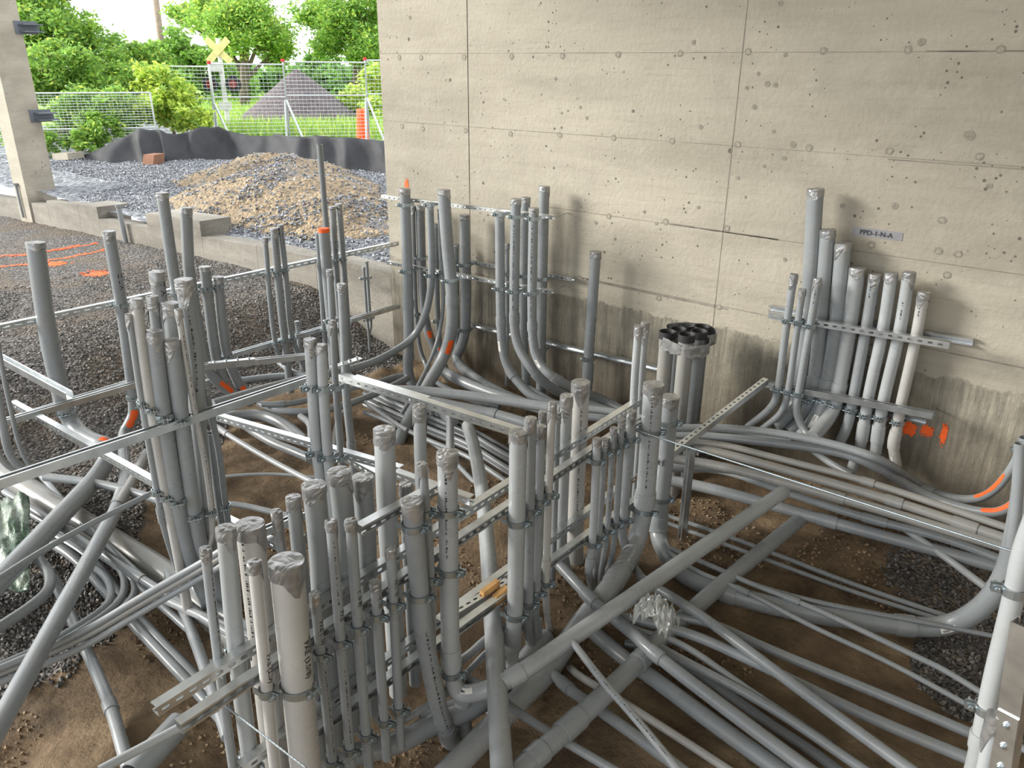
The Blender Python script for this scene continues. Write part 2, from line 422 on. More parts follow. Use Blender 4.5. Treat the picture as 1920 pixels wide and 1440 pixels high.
def surf_dir(pa, t, off=0.):                   # radial direction at t that faces the viewer, turned by off radians
    P = pa.at(t); T = pa.tan(t); D = -P; D = (D - T * D.dot(T)).normalized(); B = D.cross(T)
    return (D * math.cos(off) + B * math.sin(off)), T
def print_marks(parent, pa, a, b, od, org, off=.5, name='printed_marking'):
    mb = MB(); t = a; r = od / 2 + .0007
    w = min(.0045, od * .06)
    while t < b:
        L = random.choice((.003, .005, .008, .012)); d, T = surf_dir(pa, t, off); d2, _ = surf_dir(pa, t, off + w * 2 / r)
        if random.random() < .86:
            P, Q = pa.at(t), pa.at(min(t + L, b)); k = random.random() < .5
            if k: mb.quad([P + d * r, Q + d * r, Q + d2 * r, P + d2 * r])
            else:
                d3, _ = surf_dir(pa, t, off + w / r); mb.quad([P + d * r, Q + d * r, Q + d3 * r, P + d3 * r])
        t += L + random.choice((.003, .004, .004, .012))
    if len(mb.f) > 5:
        o = mb.build(name, M['ink'], parent); o.data.transform(Matrix.Translation(-org))
def text_mesh(s, size):
    cu = bpy.data.curves.new('t', 'FONT'); cu.body = s; cu.size = size; cu.resolution_u = 3; cu.offset = size * .012
    o = bpy.data.objects.new('t', cu); COL.objects.link(o); bpy.context.view_layer.update()
    me = bpy.data.meshes.new_from_object(o.evaluated_get(bpy.context.evaluated_depsgraph_get()))
    bpy.data.objects.remove(o); return me
def writing(parent, pa, t, od, org, s, size, off=.4, up=False):
    me = text_mesh(s, size); r = od / 2 + .0012
    for v_ in me.vertices:
        x, y = v_.co.x, v_.co.y
        q = t + x; d, T = surf_dir(pa, min(max(q, .01), pa.L - .01), off + y / r)
        v_.co = pa.at(q) + d * r - org
    o = link('handwriting', me, M['ink'], parent, smooth=False); return o
NCON = {}
def C(spec, w, label, cap='t', mat_='pvc', cl=(), cp=(), pr=(), paint=(), wr=(), st=(), side=None, od=None, lim=.32, name=None, group=None, rail=True, wall=.0035, lt=None, cat='conduit', coff=.5):
    # od from the measured width (in the zoom frame of the first point)
    first = spec.split(';')[0].split(); k = first[0] if first[0] in FR else 'A'
    if od is None:
        P = parse(spec.split(';')[0], .08)[0]; od = w / FR[k][2] * depth(P) / F
    pts = parse(spec, od); pa = Path(smooth_path(pts, lim)); org = pa.p[-1].copy()
    if cap: name = name or 'conduit_stub_up'
    name = name or 'conduit_run'
    mb = MB(); r = od / 2
    seg = 28 if od > .07 else 20
    mb.tube(pa.p, r, seg, False)
    # open mouth with a wall thickness at the start, flat end at the finish
    k0 = len(pa.p)
    fr = frames(pa.p); T, N, B = fr[0]; n = len(mb.v)
    for rr, dd in ((r - wall, 0), (r - wall, .12)):
        for i in range(seg):
            a = 2 * math.pi * i / seg; mb.v.append(tuple(pa.p[0] + T * dd + (N * math.cos(a) + B * math.sin(a)) * rr))
    for i in range(seg):
        i2 = (i + 1) % seg
        mb.f.append((i2, i, n + i, n + i2)); mb.f.append((n + i2, n + i, n + seg + i, n + seg + i2)); mb.mi += [0, 0]
    mb.f.append(tuple(n + seg + i for i in range(seg))); mb.mi.append(0)
    mb.f.append(tuple((k0 - 1) * seg + i for i in range(seg))); mb.mi.append(0)
    o = mb.build(name, M[mat_], None, org, True); sharp(o)
    tag(o, label, cat, group or ('taped conduit stub-ups' if cap else 'grey conduits laid across the pit'))
    if cap in ('t', 'or'): tape_cap(o, pa, od, org, lt, cap)
    sd = side if side is not None else Vector((1, 0, 0))
    for c in cl:
        q = pix(*c[:3]); clamp(o, pa, pa.near(q), od, org, sd, rail)
    for c in cp:                                   # coupling between two pixels
        a, b = sorted((pa.near(pix(*c[0])), pa.near(pix(*c[1])))); sleeve(o, 'coupling', pa, a, max(b, a + .05), r + max(.0055, r * .13), org, M[mat_])
    for c in pr: a, b = sorted((pa.near(pix(*c[0])), pa.near(pix(*c[1])))); print_marks(o, pa, a, b, od, org, c[2] if len(c) > 2 else coff)
    for c in paint:
        a, b = sorted((pa.near(pix(*c[0])), pa.near(pix(*c[1]))))
        sub = Path(pa.sub(a, b)); sp = [sub.at(sub.L * i / 12) for i in range(13)]
        m2 = MB(); nn = 12; offc, half = c[2], c[3]
        for j, P in enumerate(sp):
            tt = a + (b - a) * j / 12
            for i in range(nn + 1):
                e = half * (.75 + .35 * noise.noise(Vector((j * .5, 3 + a * 9, 0)))) * (1 if 0 < j < 12 else .55)
                d, _ = surf_dir(pa, tt, offc - e + 2 * e * i / nn); m2.v.append(tuple(P + d * (r + .0012)))
        for j in range(12):
            for i in range(nn):
                q = j * (nn + 1) + i; m2.f.append((q, q + 1, q + nn + 2, q + nn + 1)); m2.mi.append(0)
        po = m2.build('spray_paint_mark', M['orange'], o, smooth=True); po.data.transform(Matrix.Translation(-org)); po['label'] = 'orange sprayed band'
    for c in wr: writing(o, pa, pa.near(pix(*c[0])), od, org, c[1], c[2], c[3])
    for c in st:                                   # paper sticker with bars
        a, b = sorted((pa.near(pix(*c[0])), pa.near(pix(*c[1])))); m2 = MB(); nn = 6; off = c[2]; half = .32
        for j in range(7):
            tt = a + (b - a) * j / 6
            for i in range(nn + 1):
                d, _ = surf_dir(pa, tt, off - half + 2 * half * i / nn); m2.v.append(tuple(pa.at(tt) + d * (r + .001)))
        for j in range(6):
            for i in range(nn):
                q = j * (nn + 1) + i; m2.f.append((q, q + 1, q + nn + 2, q + nn + 1)); m2.mi.append(0)
        so = m2.build('paper_label', M['label'], o, smooth=True); so.data.transform(Matrix.Translation(-org)); so['label'] = 'small white paper label'
        m3 = MB()
        for j in range(9):
            tt = a + (b - a) * (.12 + .045 * j); t2 = tt + (b - a) * .022
            for s0, s1 in ((-.22, .02),):
                d, _ = surf_dir(pa, tt, off + s0); d2, _ = surf_dir(pa, tt, off + s1); r2 = r + .0018
                m3.quad([pa.at(tt) + d * r2, pa.at(t2) + d * r2, pa.at(t2) + d2 * r2, pa.at(tt) + d2 * r2])
        bo = m3.build('bar_print', M['ink'], so); bo.data.transform(Matrix.Translation(-org))
    return o
def strut(name, a, b, label, open_, w=.041, d=.041, slots=True, up=None, pitch=.05, sl=.028, sw=.013, ends=None, group='slotted steel strut rails', round_=False, plates=(), cat='strut rail'):
    """C channel from a to b; open_ = direction the open side faces; the web opposite carries the slots"""
    a, b = Vector(a), Vector(b); T = (b - a).normalized(); O = Vector(open_); O = (O - T * O.dot(T)).normalized(); S = T.cross(O)
    L = (b - a).length; org = a.copy(); mb = MB(); hw = w / 2; wb = -d / 2; th = .0025
    # shell as a thin-walled section, swept
    prof = [(-hw, wb), (-hw, d / 2), (-hw + .009, d / 2), (-hw + .009, d / 2 - .006), ]
    inner = [(-hw + .009 - .002, d / 2 - .006), (-hw + .009 - .002, d / 2 - th), (-hw + th, d / 2 - th), (-hw + th, wb + th)]
    half = prof + inner
    for sgn in (1, -1):
        n = len(mb.v)
        for P in (a, b):
            for (x, y) in half: mb.v.append(tuple(P + S * x * sgn + O * y))
        k = len(half)
        for i in range(k):
            i2 = (i + 1) % k
            q = (n + i, n + i2, n + k + i2, n + k + i); mb.f.append(q if sgn > 0 else q[::-1]); mb.mi.append(0)
        q = tuple(n + i for i in range(k)); mb.f.append(q[::-1] if sgn > 0 else q); mb.f.append(tuple(k + i for i in q) if sgn > 0 else tuple(k + i for i in q)[::-1]); mb.mi += [0, 0]
    # web with holes
    ncell = int(L / pitch) if slots else 0; c0 = (L - ncell * pitch) / 2
    def wp(u, v_, z): return a + T * u + S * v_ + O * z
    for zz in (wb, wb + th):
        if not ncell: mb.quad([wp(0, -hw, zz), wp(L, -hw, zz), wp(L, hw, zz), wp(0, hw, zz)]); continue
        if c0 > .001:
            mb.quad([wp(0, -hw, zz), wp(c0, -hw, zz), wp(c0, hw, zz), wp(0, hw, zz)]); mb.quad([wp(L - c0, -hw, zz), wp(L, -hw, zz), wp(L, hw, zz), wp(L - c0, hw, zz)])
        for i in range(ncell):
            u0 = c0 + i * pitch; u1 = u0 + pitch; uc = (u0 + u1) / 2
            hx = (sw / 2 if round_ else sl / 2 - sw / 2)
            hole = []
            for q in range(12):
                an = 2 * math.pi * q / 12 + math.pi / 12; cx_ = (0 if round_ else (hx if math.cos(an) > 0 else -hx))
                hole.append((uc + cx_ + math.cos(an) * sw / 2, math.sin(an) * sw / 2))
            outer = [(u1, hw * .33), (u1, hw), (uc + .25 * pitch, hw), (uc - .25 * pitch, hw), (u0, hw), (u0, hw * .33), (u0, -hw * .33), (u0, -hw), (uc - .25 * pitch, -hw), (uc + .25 * pitch, -hw), (u1, -hw), (u1, -hw * .33)]
            n = len(mb.v)
            for (u, v_) in outer + hole: mb.v.append(tuple(wp(u, v_, zz)))
            for q in range(12):
                q2 = (q + 1) % 12; mb.f.append((n + q, n + q2, n + 12 + q2, n + 12 + q)); mb.mi.append(0)
    o = mb.build(name, M['galv'], None, org); tag(o, label, cat, group)
    for (u0, u1, nb) in plates:                    # splice plate on the outside (opposite the open side or on top)
        dirp, off = (O, d / 2) if ends == 'open' else (-O, d / 2)
        m2 = MB(); m2.box(a + T * (u0 + u1) / 2 + dirp * (off + .003), T * (u1 - u0) / 2, S * hw * .98, dirp * .003)
        p = m2.build('splice_plate', M['galv'], o); p.data.transform(Matrix.Translation(-org))
        for i in range(nb):
            c = a + T * (u0 + (u1 - u0) * (i + .5) / nb) + dirp * (off + .006)
            m3 = MB(); m3.rod(c, c + dirp * .007, .009, 6); m3.rod(c + dirp * .007, c + dirp * .012, .005, 8)
            bo = m3.build('bolt', M['zinc'], p); bo.data.transform(Matrix.Translation(-org))
    return o
def P(k, x, y, ax, v): return onp(pix(k, x, y), 'XYZ'.index(ax), v)
def rail(name, ka, kb, ax, v, label, open_, level=True, **kw):
    a = P(*ka, ax, v); b = P(*kb, ax, v)
    return strut(name, a, b, label, open_, **kw)
def rod(label, a, b, r=.005, cat='threaded rod', group='threaded rods tying the rails'):
    mb = MB(); a, b = Vector(a), Vector(b); n = max(2, int((b - a).length / .01)); pts = [a.lerp(b, i / n) for i in range(n + 1)]
    mb.tube(pts, [r * (1 if i % 2 else .86) for i in range(n + 1)], 8); o = mb.build('threaded_rod', M['zinc'], None, a)
    return tag(o, label, cat, group)
# ================================================================== SETTING
WY = 5.2
def grade(x): return -2.36 if x > -9 else -2.36 - (-9 - x) * .042
SB = [(-2, -3.8), (1.0, -3.8), (1.4, -4.0), (2.1, -5.1), (2.8, -5.3), (3.3, -6.0), (3.8, -6.0), (4.5, -5.6), (5.4, -5.7)]
def sandx(y):
    for (y0, x0), (y1, x1) in zip(SB, SB[1:]):
        if y0 <= y <= y1: return x0 + (x1 - x0) * (y - y0) / (y1 - y0)
    return -3.8
def sstep(a, b, x):
    u = max(0, min(1, (x - a) / (b - a))); return u * u * (3 - 2 * u)
def gz(x, y):
    e0 = -7.35 + .25 * noise.noise(Vector((y * .9, 1, 0)))
    u = sstep(e0, e0 + 1.5, x)
    z = grade(x) * (1 - u) + (SAND - .035) * u
    n = noise.noise(Vector((x * 1.3, y * 1.3, 0))) * .05 + noise.noise(Vector((x * 4, y * 4, 5))) * .022 + noise.noise(Vector((x * 11, y * 11, 9))) * .008
    rg = abs(noise.noise(Vector((x * 2.3 + 4, y * 2.3, 3)))); n += .05 * (.35 - rg) + .03 * noise.noise(Vector((x * 6, y * 6, 15)))
    z += n * (.35 + .65 * u)
    z -= .10 * sstep(-3.0, -3.6, x) * (1 - sstep(1.2, 1.8, y)) * sstep(-4.6, -4.2, x)
    z -= .17 * sstep(1.15, .5, math.hypot(x + 1.95, (y - 1.55) * .8))
    if y > 4.6 and x > -2.3: z += .16 * sstep(4.6, 5.2, y)
    return z
def terrain(name, x0, x1, y0, y1, dx, fn, zone=None, material=None):
    nx = int((x1 - x0) / dx); ny = int((y1 - y0) / dx); vs_ = []; zs = []
    for j in range(ny + 1):
        for i in range(nx + 1):
            x = x0 + (x1 - x0) * i / nx; y = y0 + (y1 - y0) * j / ny; vs_.append((x, y, fn(x, y)))
            if zone: zs.append(zone(x, y))
    fs = [(j * (nx + 1) + i, j * (nx + 1) + i + 1, (j + 1) * (nx + 1) + i + 1, (j + 1) * (nx + 1) + i) for j in range(ny) for i in range(nx)]
    me = bpy.data.meshes.new(name); me.from_pydata(vs_, [], fs)
    if zone:
        at = me.attributes.new('sand', 'FLOAT', 'POINT'); at.data.foreach_set('value', zs)
    return link(name, me, material)
def zone(x, y):
    z = sstep(-.25, .25, x - sandx(y))
    for (cx_, cy_, rr) in ((-.35, 4.65, .55), (-.1, 3.95, .45), (-2.6, 5.1, .5), (.4, 4.4, .7)):
        z = min(z, sstep(rr * .6, rr * 1.1, math.hypot(x - cx_, y - cy_)))
    return z
struct(terrain('ground', -20, 3.2, -2, 5.32, .045, gz, zone, M['ground']))
def yz(x, y):
    z = -2.03 - .10 * sstep(7, 5.3, y)
    z += .05 * noise.noise(Vector((x * .7, y * .7, 2))) + .03 * noise.noise(Vector((x * 2.7, y * 2.7, 2)))
    return z
struct(terrain('gravel_yard', -30, -3.0, 5.35, 22, .12, yz, None, M['yard']))
mb = MB(); mb.abox((-140, 15.5, -2.4), (40, 160, -2.02)); mb.abox((-140, -30, -2.4), (-20.05, 15.4, -2.5)); struct(mb.build('meadow', M['meadow']))
# wall
mb = MB(); mb.abox((-5.945, WY, -3.1), (6, WY + .3, 3.0)); 
def wallpt(x, y): return onp(pix('W', x, y), 1, WY)
def disc(c, r, mi, seed, rim=True):
    n = 11; pts = []
    for i in range(n):
        a = 2 * math.pi * i / n; rr = r * (1 + .22 * noise.noise(Vector((math.cos(a) * 1.5 + seed, math.sin(a) * 1.5, seed))))
        pts.append(c + Vector((math.cos(a) * rr, -.0025, math.sin(a) * rr)))
    mb.quad(pts, mi)
    if rim: mb.quad([c + (p - c) * .55 + Vector((0, -.0012, 0)) for p in pts], 2)
ties = [(77, 170), (141, 170), (268, 168), (408, 167), (558, 165), (723, 161), (905, 158), (1106, 153), (1328, 150), (1578, 147), (1850, 146), (85, 373), (146, 380), (272, 385), (405, 395), (550, 399), (709, 407), (882, 416), (1075, 426), (1286, 436), (1523, 446), (1789, 462), (695, 638), (863, 654), (1044, 673), (1470, 723), (1668, 741), (1725, 750), (843, 880), (1020, 906), (1678, 650), (1693, 812)]
spots = [(945, 125, 5), (1618, 124, 7), (1216, 162, 4), (1135, 218, 4), (1102, 260, 4), (1163, 248, 6), (1187, 251, 5), (1124, 316, 5), (1181, 388, 4), (538, 232, 4), (611, 317, 4), (630, 348, 4), (556, 334, 3), (966, 375, 5), (1759, 400, 9), (1152, 490, 4), (1075, 525, 4), (1098, 582, 3), (960, 612, 4), (800, 625, 4), (657, 657, 5), (1540, 608, 6), (1384, 607, 5), (1818, 549, 5), (1238, 427, 6), (1213, 467, 5), (247, 522, 4), (713, 705, 4), (836, 660, 4), (1215, 766, 4), (1202, 10, 5), (108, 52, 5)]
for i, (x, y) in enumerate(ties): disc(wallpt(x, y), .023, 1 if i % 3 else 1, i * 1.7)
for i, (x, y, s) in enumerate(spots): disc(wallpt(x, y), s * .0032, 1, i * 2.3 + 50, False)
def seam(p, q, wd, mi=3):
    n = 24; a, b = Vector(p), Vector(q); T = (b - a).normalized(); S = Vector((-T.z, 0, T.x))
    for i in range(n):
        u, v_ = a.lerp(b, i / n), a.lerp(b, (i + 1) / n)
        w1 = wd * (.7 + .6 * noise.noise(Vector((i * .8, p[0], p[2])))); w2 = wd * (.7 + .6 * noise.noise(Vector(((i + 1) * .8, p[0], p[2]))))
        mb.quad([u - S * w1 + Vector((0, -.0015, 0)), v_ - S * w2 + Vector((0, -.0015, 0)), v_ + S * w2 + Vector((0, -.0015, 0)), u + S * w1 + Vector((0, -.0015, 0))], mi)
def wv(x, z): return (x, WY, z)
for x, z0 in ((-4.84, -2.5), (-2.405, -1.9), (.03, -2.5), (2.47, -2.5)): seam(wv(x, z0), wv(x, 3), .004)
seam(wv(-4.84, -2.0), wv(-4.84, 3), .004)
for z, x0, x1, wd in ((.083, -5.94, 3, .0025), (-.50, -5.94, 3, .0025), (-.515, -1.4, 3, .004), (-1.085, -4.0, 3, .0032), (-1.62, -3.6, 3, .005), (-1.08, -2.9, -2.0, .008), (-1.63, -3.55, -2.3, .009), (.085, -1.3, 3, .005)): seam(wv(x0, z), wv(x1, z - .004), wd)
struct(mb.build('wall_back', [M['wall'], M['patch'], M['patch2'], M['joint']]))
# roof slab over the works, resting on the wall; unseen, sized to shape light
mb = MB(); mb.abox((-9.0, -3.6, 3.0), (12, WY + .5, 3.3)); struct(mb.build('ceiling', M['concrete']))
# added right-hand wall, unseen, to block light; then the floor round the viewer
mb = MB(); mb.abox((8.0, -8, -3), (8.3, WY, 3.0)); struct(mb.build('wall_right_added', M['concrete']))
mb = MB(); mb.abox((3.2, -8, -3), (8, WY, -2.85)); mb.abox((-20, -8, -3), (3.2, -2, -2.85)); struct(mb.build('floor', M['concrete']))
# orange sprayed marks on the wall
def blot(name, label, cx_, cy_, rx, rz, fr='R5', yy=WY - .002, seed=1, mat_='orange', n=26, parent=None, sp=.5):
    m2 = MB(); c = onp(pix(fr, cx_, cy_), 1, yy); pts = []
    for i in range(n):
        a = 2 * math.pi * i / n; q = 1 + sp * noise.noise(Vector((math.cos(a) * 2.2, math.sin(a) * 2.2, seed * 3.7)))
        pts.append(c + Vector((math.cos(a) * rx * q, 0, math.sin(a) * rz * q)))
    front = [p + Vector((0, -.001, 0)) for p in pts]; m2.quad(front)
    for i in range(n): m2.quad([pts[i], front[i], front[(i + 1) % n], pts[(i + 1) % n]])
    for i in range(14):
        a = random.uniform(0, 6.28); q = random.uniform(1, 1.45); s = random.uniform(.002, .005); e = c + Vector((math.cos(a) * rx * q, -.001, math.sin(a) * rz * q))
        m2.quad([e + Vector((-s, 0, -s)), e + Vector((s, 0, -s)), e + Vector((s, 0, s)), e + Vector((-s, 0, s))])
    return tag(m2.build(name, M[mat_], None, c), label, 'paint mark', 'orange paint marks on the wall')
blot('paint_mark', 'largest orange paint blotch on the wall just under the right rack', 900, 1340, .042, .05, seed=1)
blot('paint_mark', 'middle orange paint blotch on the rough wall foot', 993, 1350, .035, .035, seed=2)
blot('paint_mark', 'tall narrow orange paint blotch, rightmost on the rough wall foot', 1080, 1370, .018, .062, seed=4)
blot('paint_mark', 'faint orange paint flick near the left edge of the wall', 968, 88, .025, .045, fr='R3', seed=6)
# taped sign PPD-1-N-A
c = P('R5', 733, 328, 'Y', WY - .003)
m2 = MB(); hw, hh = .148, .026; nn = 24
for i in range(nn):
    x0, x1 = -hw + 2 * hw * i / nn, -hw + 2 * hw * (i + 1) / nn; e = .0015 * noise.noise(Vector((i, 0, 0)))
    m2.quad([c + Vector((x0, e, -hh)), c + Vector((x1, e, -hh)), c + Vector((x1, e, hh)), c + Vector((x0, e, hh))])
M['sign_tape'] = simple('flat_grey_tape', (.24, .235, .25), .45, .2, .08, 20)
sg = m2.build('tape_sign', M['sign_tape'], None, c); tag(sg, 'strip of grey tape on the wall hand-lettered PPD-1-N-A', 'sign')
me = text_mesh('PPD-1-N-A', .042); me.transform(Matrix.Translation((-.105, -.014, 0))); me.transform(Matrix.Rotation(math.radians(90), 4, 'X')); me.transform(Matrix.Translation((0, -.004, 0)))
link('lettering', me, M['ink'], sg, smooth=False)
# kerb, column
mb = MB()
kz = lambda x: -1.97 if x > -8 else -1.97 - (-8 - x) * .045
def kseg(x0, x1, dz=0, y1=WY + .25, mi=0):
    a, b = kz(x0) + dz, kz(x1) + dz; n = len(mb.v)
    for (x, z) in ((x0, a), (x1, b)):
        for (y, zz) in ((WY, z - 1.2), (y1, z - 1.2), (y1, z), (WY, z)): mb.v.append((x, y, zz))
    for q in ((0, 1, 2, 3), (7, 6, 5, 4), (0, 4, 5, 1), (3, 2, 6, 7), (0, 3, 7, 4), (1, 5, 6, 2)): mb.f.append(tuple(n + i for i in q)); mb.mi.append(0)
kseg(-7.2, -5.95); kseg(-8.35, -7.205, -.04); kseg(-9.6, -8.355, -.06); kseg(-11.05, -9.605, .14, WY + .45); kseg(-12.6, -11.055, -.06); kseg(-13.3, -12.605, .12, WY + .5); kseg(-14.5, -13.305, .1); kseg(-20, -14.505, .02)
struct(mb.build('trim_1', M['kerb'])).name = 'trim_1'
def colpt(px_, py_, y): return onp((px_, py_), 1, y)
cxr = onp((66, 421), 1, WY).x; cxl = onp((43, 410), 1, WY).x; cyb = onp((108, 374), 0, cxr).y
CO = Vector(((cxl + cxr) / 2, WY, -2.9))
mb = MB(); mb.abox((cxl, WY - .03, -2.9), (cxr, cyb, 3.4), 0)
col = mb.build('column', M['concrete'], None, CO); tag(col, 'square cast concrete column rising from the low kerb at left', 'column')
for (px_, py_) in ((48, 52), (76, 217)):
    c = onp((px_, py_), 0, cxr)
    m2 = MB(); m2.box(c + Vector((.008, 0, 0)), Vector((.01, 0, 0)), Vector((0, .17, 0)), Vector((0, 0, .10)))
    p = m2.build('steel_plate', M['steel_dark'], col); p.data.transform(Matrix.Translation(-CO)); p['label'] = 'grey steel embed plate'
    m2 = MB(); m2.box(c + Vector((.11, .05, .045)), Vector((.10, 0, 0)), Vector((0, .15, 0)), Vector((0, 0, .01))); m2.box(c + Vector((.11, .05, -.06)), Vector((.10, 0, 0)), Vector((0, .15, 0)), Vector((0, 0, .01))); m2.box(c + Vector((.02, .05, 0)), Vector((.01, 0, 0)), Vector((0, .15, 0)), Vector((0, 0, .06)))
    q = m2.build('angle_seat', M['steel_dark'], p); q.data.transform(Matrix.Translation(-CO))
# orange survey lines on the gravel
def gline(label, pts, w):
    m2 = MB(); P0 = [onp(p, 2, -2.4) for p in pts]
    n = 60; rr = random.Random(3)
    pa = Path(P0)
    for i in range(n * 5):
        t = rr.random() * pa.L; c = pa.at(t) + Vector((rr.gauss(0, w), rr.gauss(0, w), 0)); s = rr.uniform(.008, .03); z = gz(c.x, c.y) + .006
        a = rr.random() * 3; d1 = Vector((math.cos(a), math.sin(a), 0)) * s; d2 = Vector((-d1.y, d1.x, 0)) * .7
        c = Vector((c.x, c.y, z)); m2.quad([c - d1, c - d2, c + d1, c + d2])
    o = m2.build('paint_line', M['orange'], None, Vector((P0[0].x, P0[0].y, -2.4))); tag(o, label, 'paint line', 'orange spray lines on the gravel')
gline('upper broken orange spray line across the gravel near the kerb', [(-10, 470), (60, 465), (180, 445)], .035)
gline('lower broken orange spray line across the gravel', [(-10, 495), (60, 488), (195, 460)], .03)
gline('orange spray dots on the gravel by the tall leftmost stub', [(95, 488), (110, 492)], .05)
gline('orange spray dots between the two left stubs on the gravel', [(175, 512), (195, 516)], .06)
# ================================================================== RAILS
XN = NEAR - .0205; XF = FAR_ + .0205
E_ = dict
rail('strut_rail', ('A', 335, 1362), ('Z4', 865, 300), 'X', XN, 'near upper slotted rail of the front rack, its cut end at lower left', (1, 0, 0))
rail('strut_rail', ('A', 290, 1330), ('Z4', 875, 175), 'X', XF, 'far upper slotted rail of the front rack, its cut end farthest left', (-1, 0, 0), sw=.016, sl=.03)
rail('strut_rail', ('Z2', 560, 1330), ('Z4', 845, 850), 'X', XN, 'near lower slotted rail of the front rack', (1, 0, 0))
rail('strut_rail', ('Z2', 270, 1440), ('Z4', 835, 690), 'X', XF, 'far lower slotted rail of the front rack, hidden by the thick stubs', (-1, 0, 0))
rail('strut_rail', ('Z3', 55, 1010), ('Z3', 640, 690), 'X', XN, 'short rail piece held high behind the taped stub with the bronze clamp', (1, 0, 0))
rail('strut_rail', ('Z4', 300, 1080), ('Z4', 520, 920), 'X', XF - .10, 'short far rail piece low between the thick stubs of the front rack', (0, 0, 1))
rail('strut_rail', ('Z5', 230, 470), ('Z5', 690, 190), 'X', XF + .075, 'slotted rail lying flat between the two lower front rails, holes upward', (0, 0, -1))
XR = -3.34
rail('strut_rail', ('A', -40, 918), ('A', 612, 700), 'X', XR, 'long bright rail rising from the left edge to the middle, open side up', (0, 0, 1), slots=False, ends='open', plates=((1.73, 1.93, 4),))
XL = -5.78
rail('strut_rail', ('A', -30, 620), ('A', 745, 456), 'X', XL, 'upper long slotted rail at far left running to the wall corner', (-1, 0, 0), pitch=.075, sl=.045, sw=.016)
rail('strut_rail', ('A', -30, 803), ('A', 248, 716), 'X', XL, 'lower bright rail at left behind the tallest bent stub', (0, 0, 1), slots=False)
rail('strut_rail', ('A', 428, 668), ('A', 748, 574), 'X', XL, 'lower long slotted rail ending at the wall corner', (0, 0, 1))
rail('strut_rail', ('ZA', -20, 940), ('ZA', 1238, 575), 'X', -5.3, 'middle bright rail at left carrying the end of the short slanted rail', (0, 0, 1), slots=False)
a = P('ZB', 650, 830, 'X', -4.9); b = P('A', 578, 668, 'X', -4.6)
strut('strut_rail', a, b, 'slightly sloping rail with a bolted splice plate beside two orange-marked bends', (0, 0, 1), slots=False, ends='open', plates=((.03, .34, 4),))
a = onp((-30, 655), 2, -1.62); b = onp((131, 742), 2, -1.68)
strut('strut_rail', a, b, 'short slanted rail at the left edge, open side up, resting on another rail', (.2, 0, 1), slots=False)
a = P('ZA', 120, 750, 'Z', -2.12); b = P('A', 292, 905, 'Z', -2.12)
strut('strut_rail', a, b, 'cross rail at left running under the long rail towards the grey stub cluster', (0, 1, 0))
a = P('A', 640, 706, 'Z', -1.60); b = P('A', 978, 812, 'Z', -1.60)
strut('strut_rail', a, b, 'upper cross rail with square holes in the middle of the pit', (0, 1, 0), pitch=.06, sl=.028)
a = P('Z1', 1060, 150, 'Z', -1.66); b = P('Z3', 470, 90, 'Z', -1.66)
strut('strut_rail', a + Vector((0, .10, 0)), b + Vector((0, .10, 0)), 'second cross rail just behind and below the upper one', (0, 1, 0))
a = P('Z1', 190, 385, 'Z', -1.98); b = P('Z1', 1490, 760, 'Z', -1.98)
strut('strut_rail', a, b, 'lower cross rail with sand splashes on top, many small slots', (0, 1, 0))
a = P('Z1', 1080, 665, 'Z', -2.06); b = P('Z1', 1440, 860, 'Z', -2.06)
strut('strut_rail', a, b, 'short cross rail below the pair of clamped white stubs', (0, 1, 0))
a = P('Z1', 170, 1075, 'Z', -2.28); b = P('Z1', 620, 1300, 'Z', -2.28)
strut('strut_rail', a, b, 'low cross rail passing behind the thick leaning white stub', (0, 1, 0))
a = P('Z1', 510, 1200, 'Z', -2.22); b = P('Z1', 800, 1075, 'Z', -2.22)
strut('strut_rail', a, b, 'stub of rail behind the small taped stubs, open end facing left', (0, 0, 1))
a = P('Z1', 1180, 560, 'Z', -1.95); b = P('Z3', 930, 790, 'Z', -1.95)
strut('strut_rail', P('Z3', 330, 590, 'Z', -1.9), P('Z3', 900, 790, 'Z', -1.9), 'cross rail crossing behind the taped stub with print on its side', (0, 1, 0))
# rails against the wall
rail('strut_rail', ('R3', 815, 165), ('R4', 415, 262), 'Y', 4.72, 'top slotted rail standing off the wall behind the left wall stubs', (0, 1, 0), w=.03, pitch=.06, sl=.03, plates=((1.42, 1.67, 4),))
rail('strut_rail', ('R3', 850, 590), ('R4', 408, 682), 'Y', 4.72, 'middle front slotted rail of the left wall stubs', (0, 1, 0), w=.03, pitch=.06, sl=.03, plates=((1.55, 1.8, 4),))
rail('strut_rail', ('R3', 1380, 585), ('R4', 525, 610), 'Y', 5.13, 'middle rail fixed flat on the wall behind the left wall stubs', (0, 1, 0), w=.03)
rail('strut_rail', ('R3', 1385, 990), ('A', 1240, 692), 'Y', 5.14, 'low rail fixed flat on the wall foot, running right to the lone stub', (0, -1, 0), slots=False)
rail('strut_rail', ('R5', 175, 748), ('R5', 1112, 905), 'Y', 4.93, 'upper front slotted rail across the right wall stubs', (0, 1, 0), pitch=.055)
rail('strut_rail', ('R5', 175, 712), ('R5', 1228, 890), 'Y', 5.16, 'upper back rail on the wall behind the right stubs', (0, -1, 0), slots=False)
rail('strut_rail', ('R5', 150, 1105), ('R5', 1025, 1270), 'Y', 4.93, 'lower front rail across the right wall stubs', (0, 0, 1), slots=False)
rail('strut_rail', ('R5', 200, 1110), ('R5', 985, 1300), 'Y', 5.16, 'lower back rail on the wall below the right stubs', (0, -1, 0), slots=False)
a = onp((1236, 868), 0, -2.0); b = onp((1436, 714), 1, 4.86)
strut('strut_rail', a, b, 'sloping rail with round holes running up to the right wall stubs', (0, 0, -1), round_=True, sw=.018, pitch=.045)
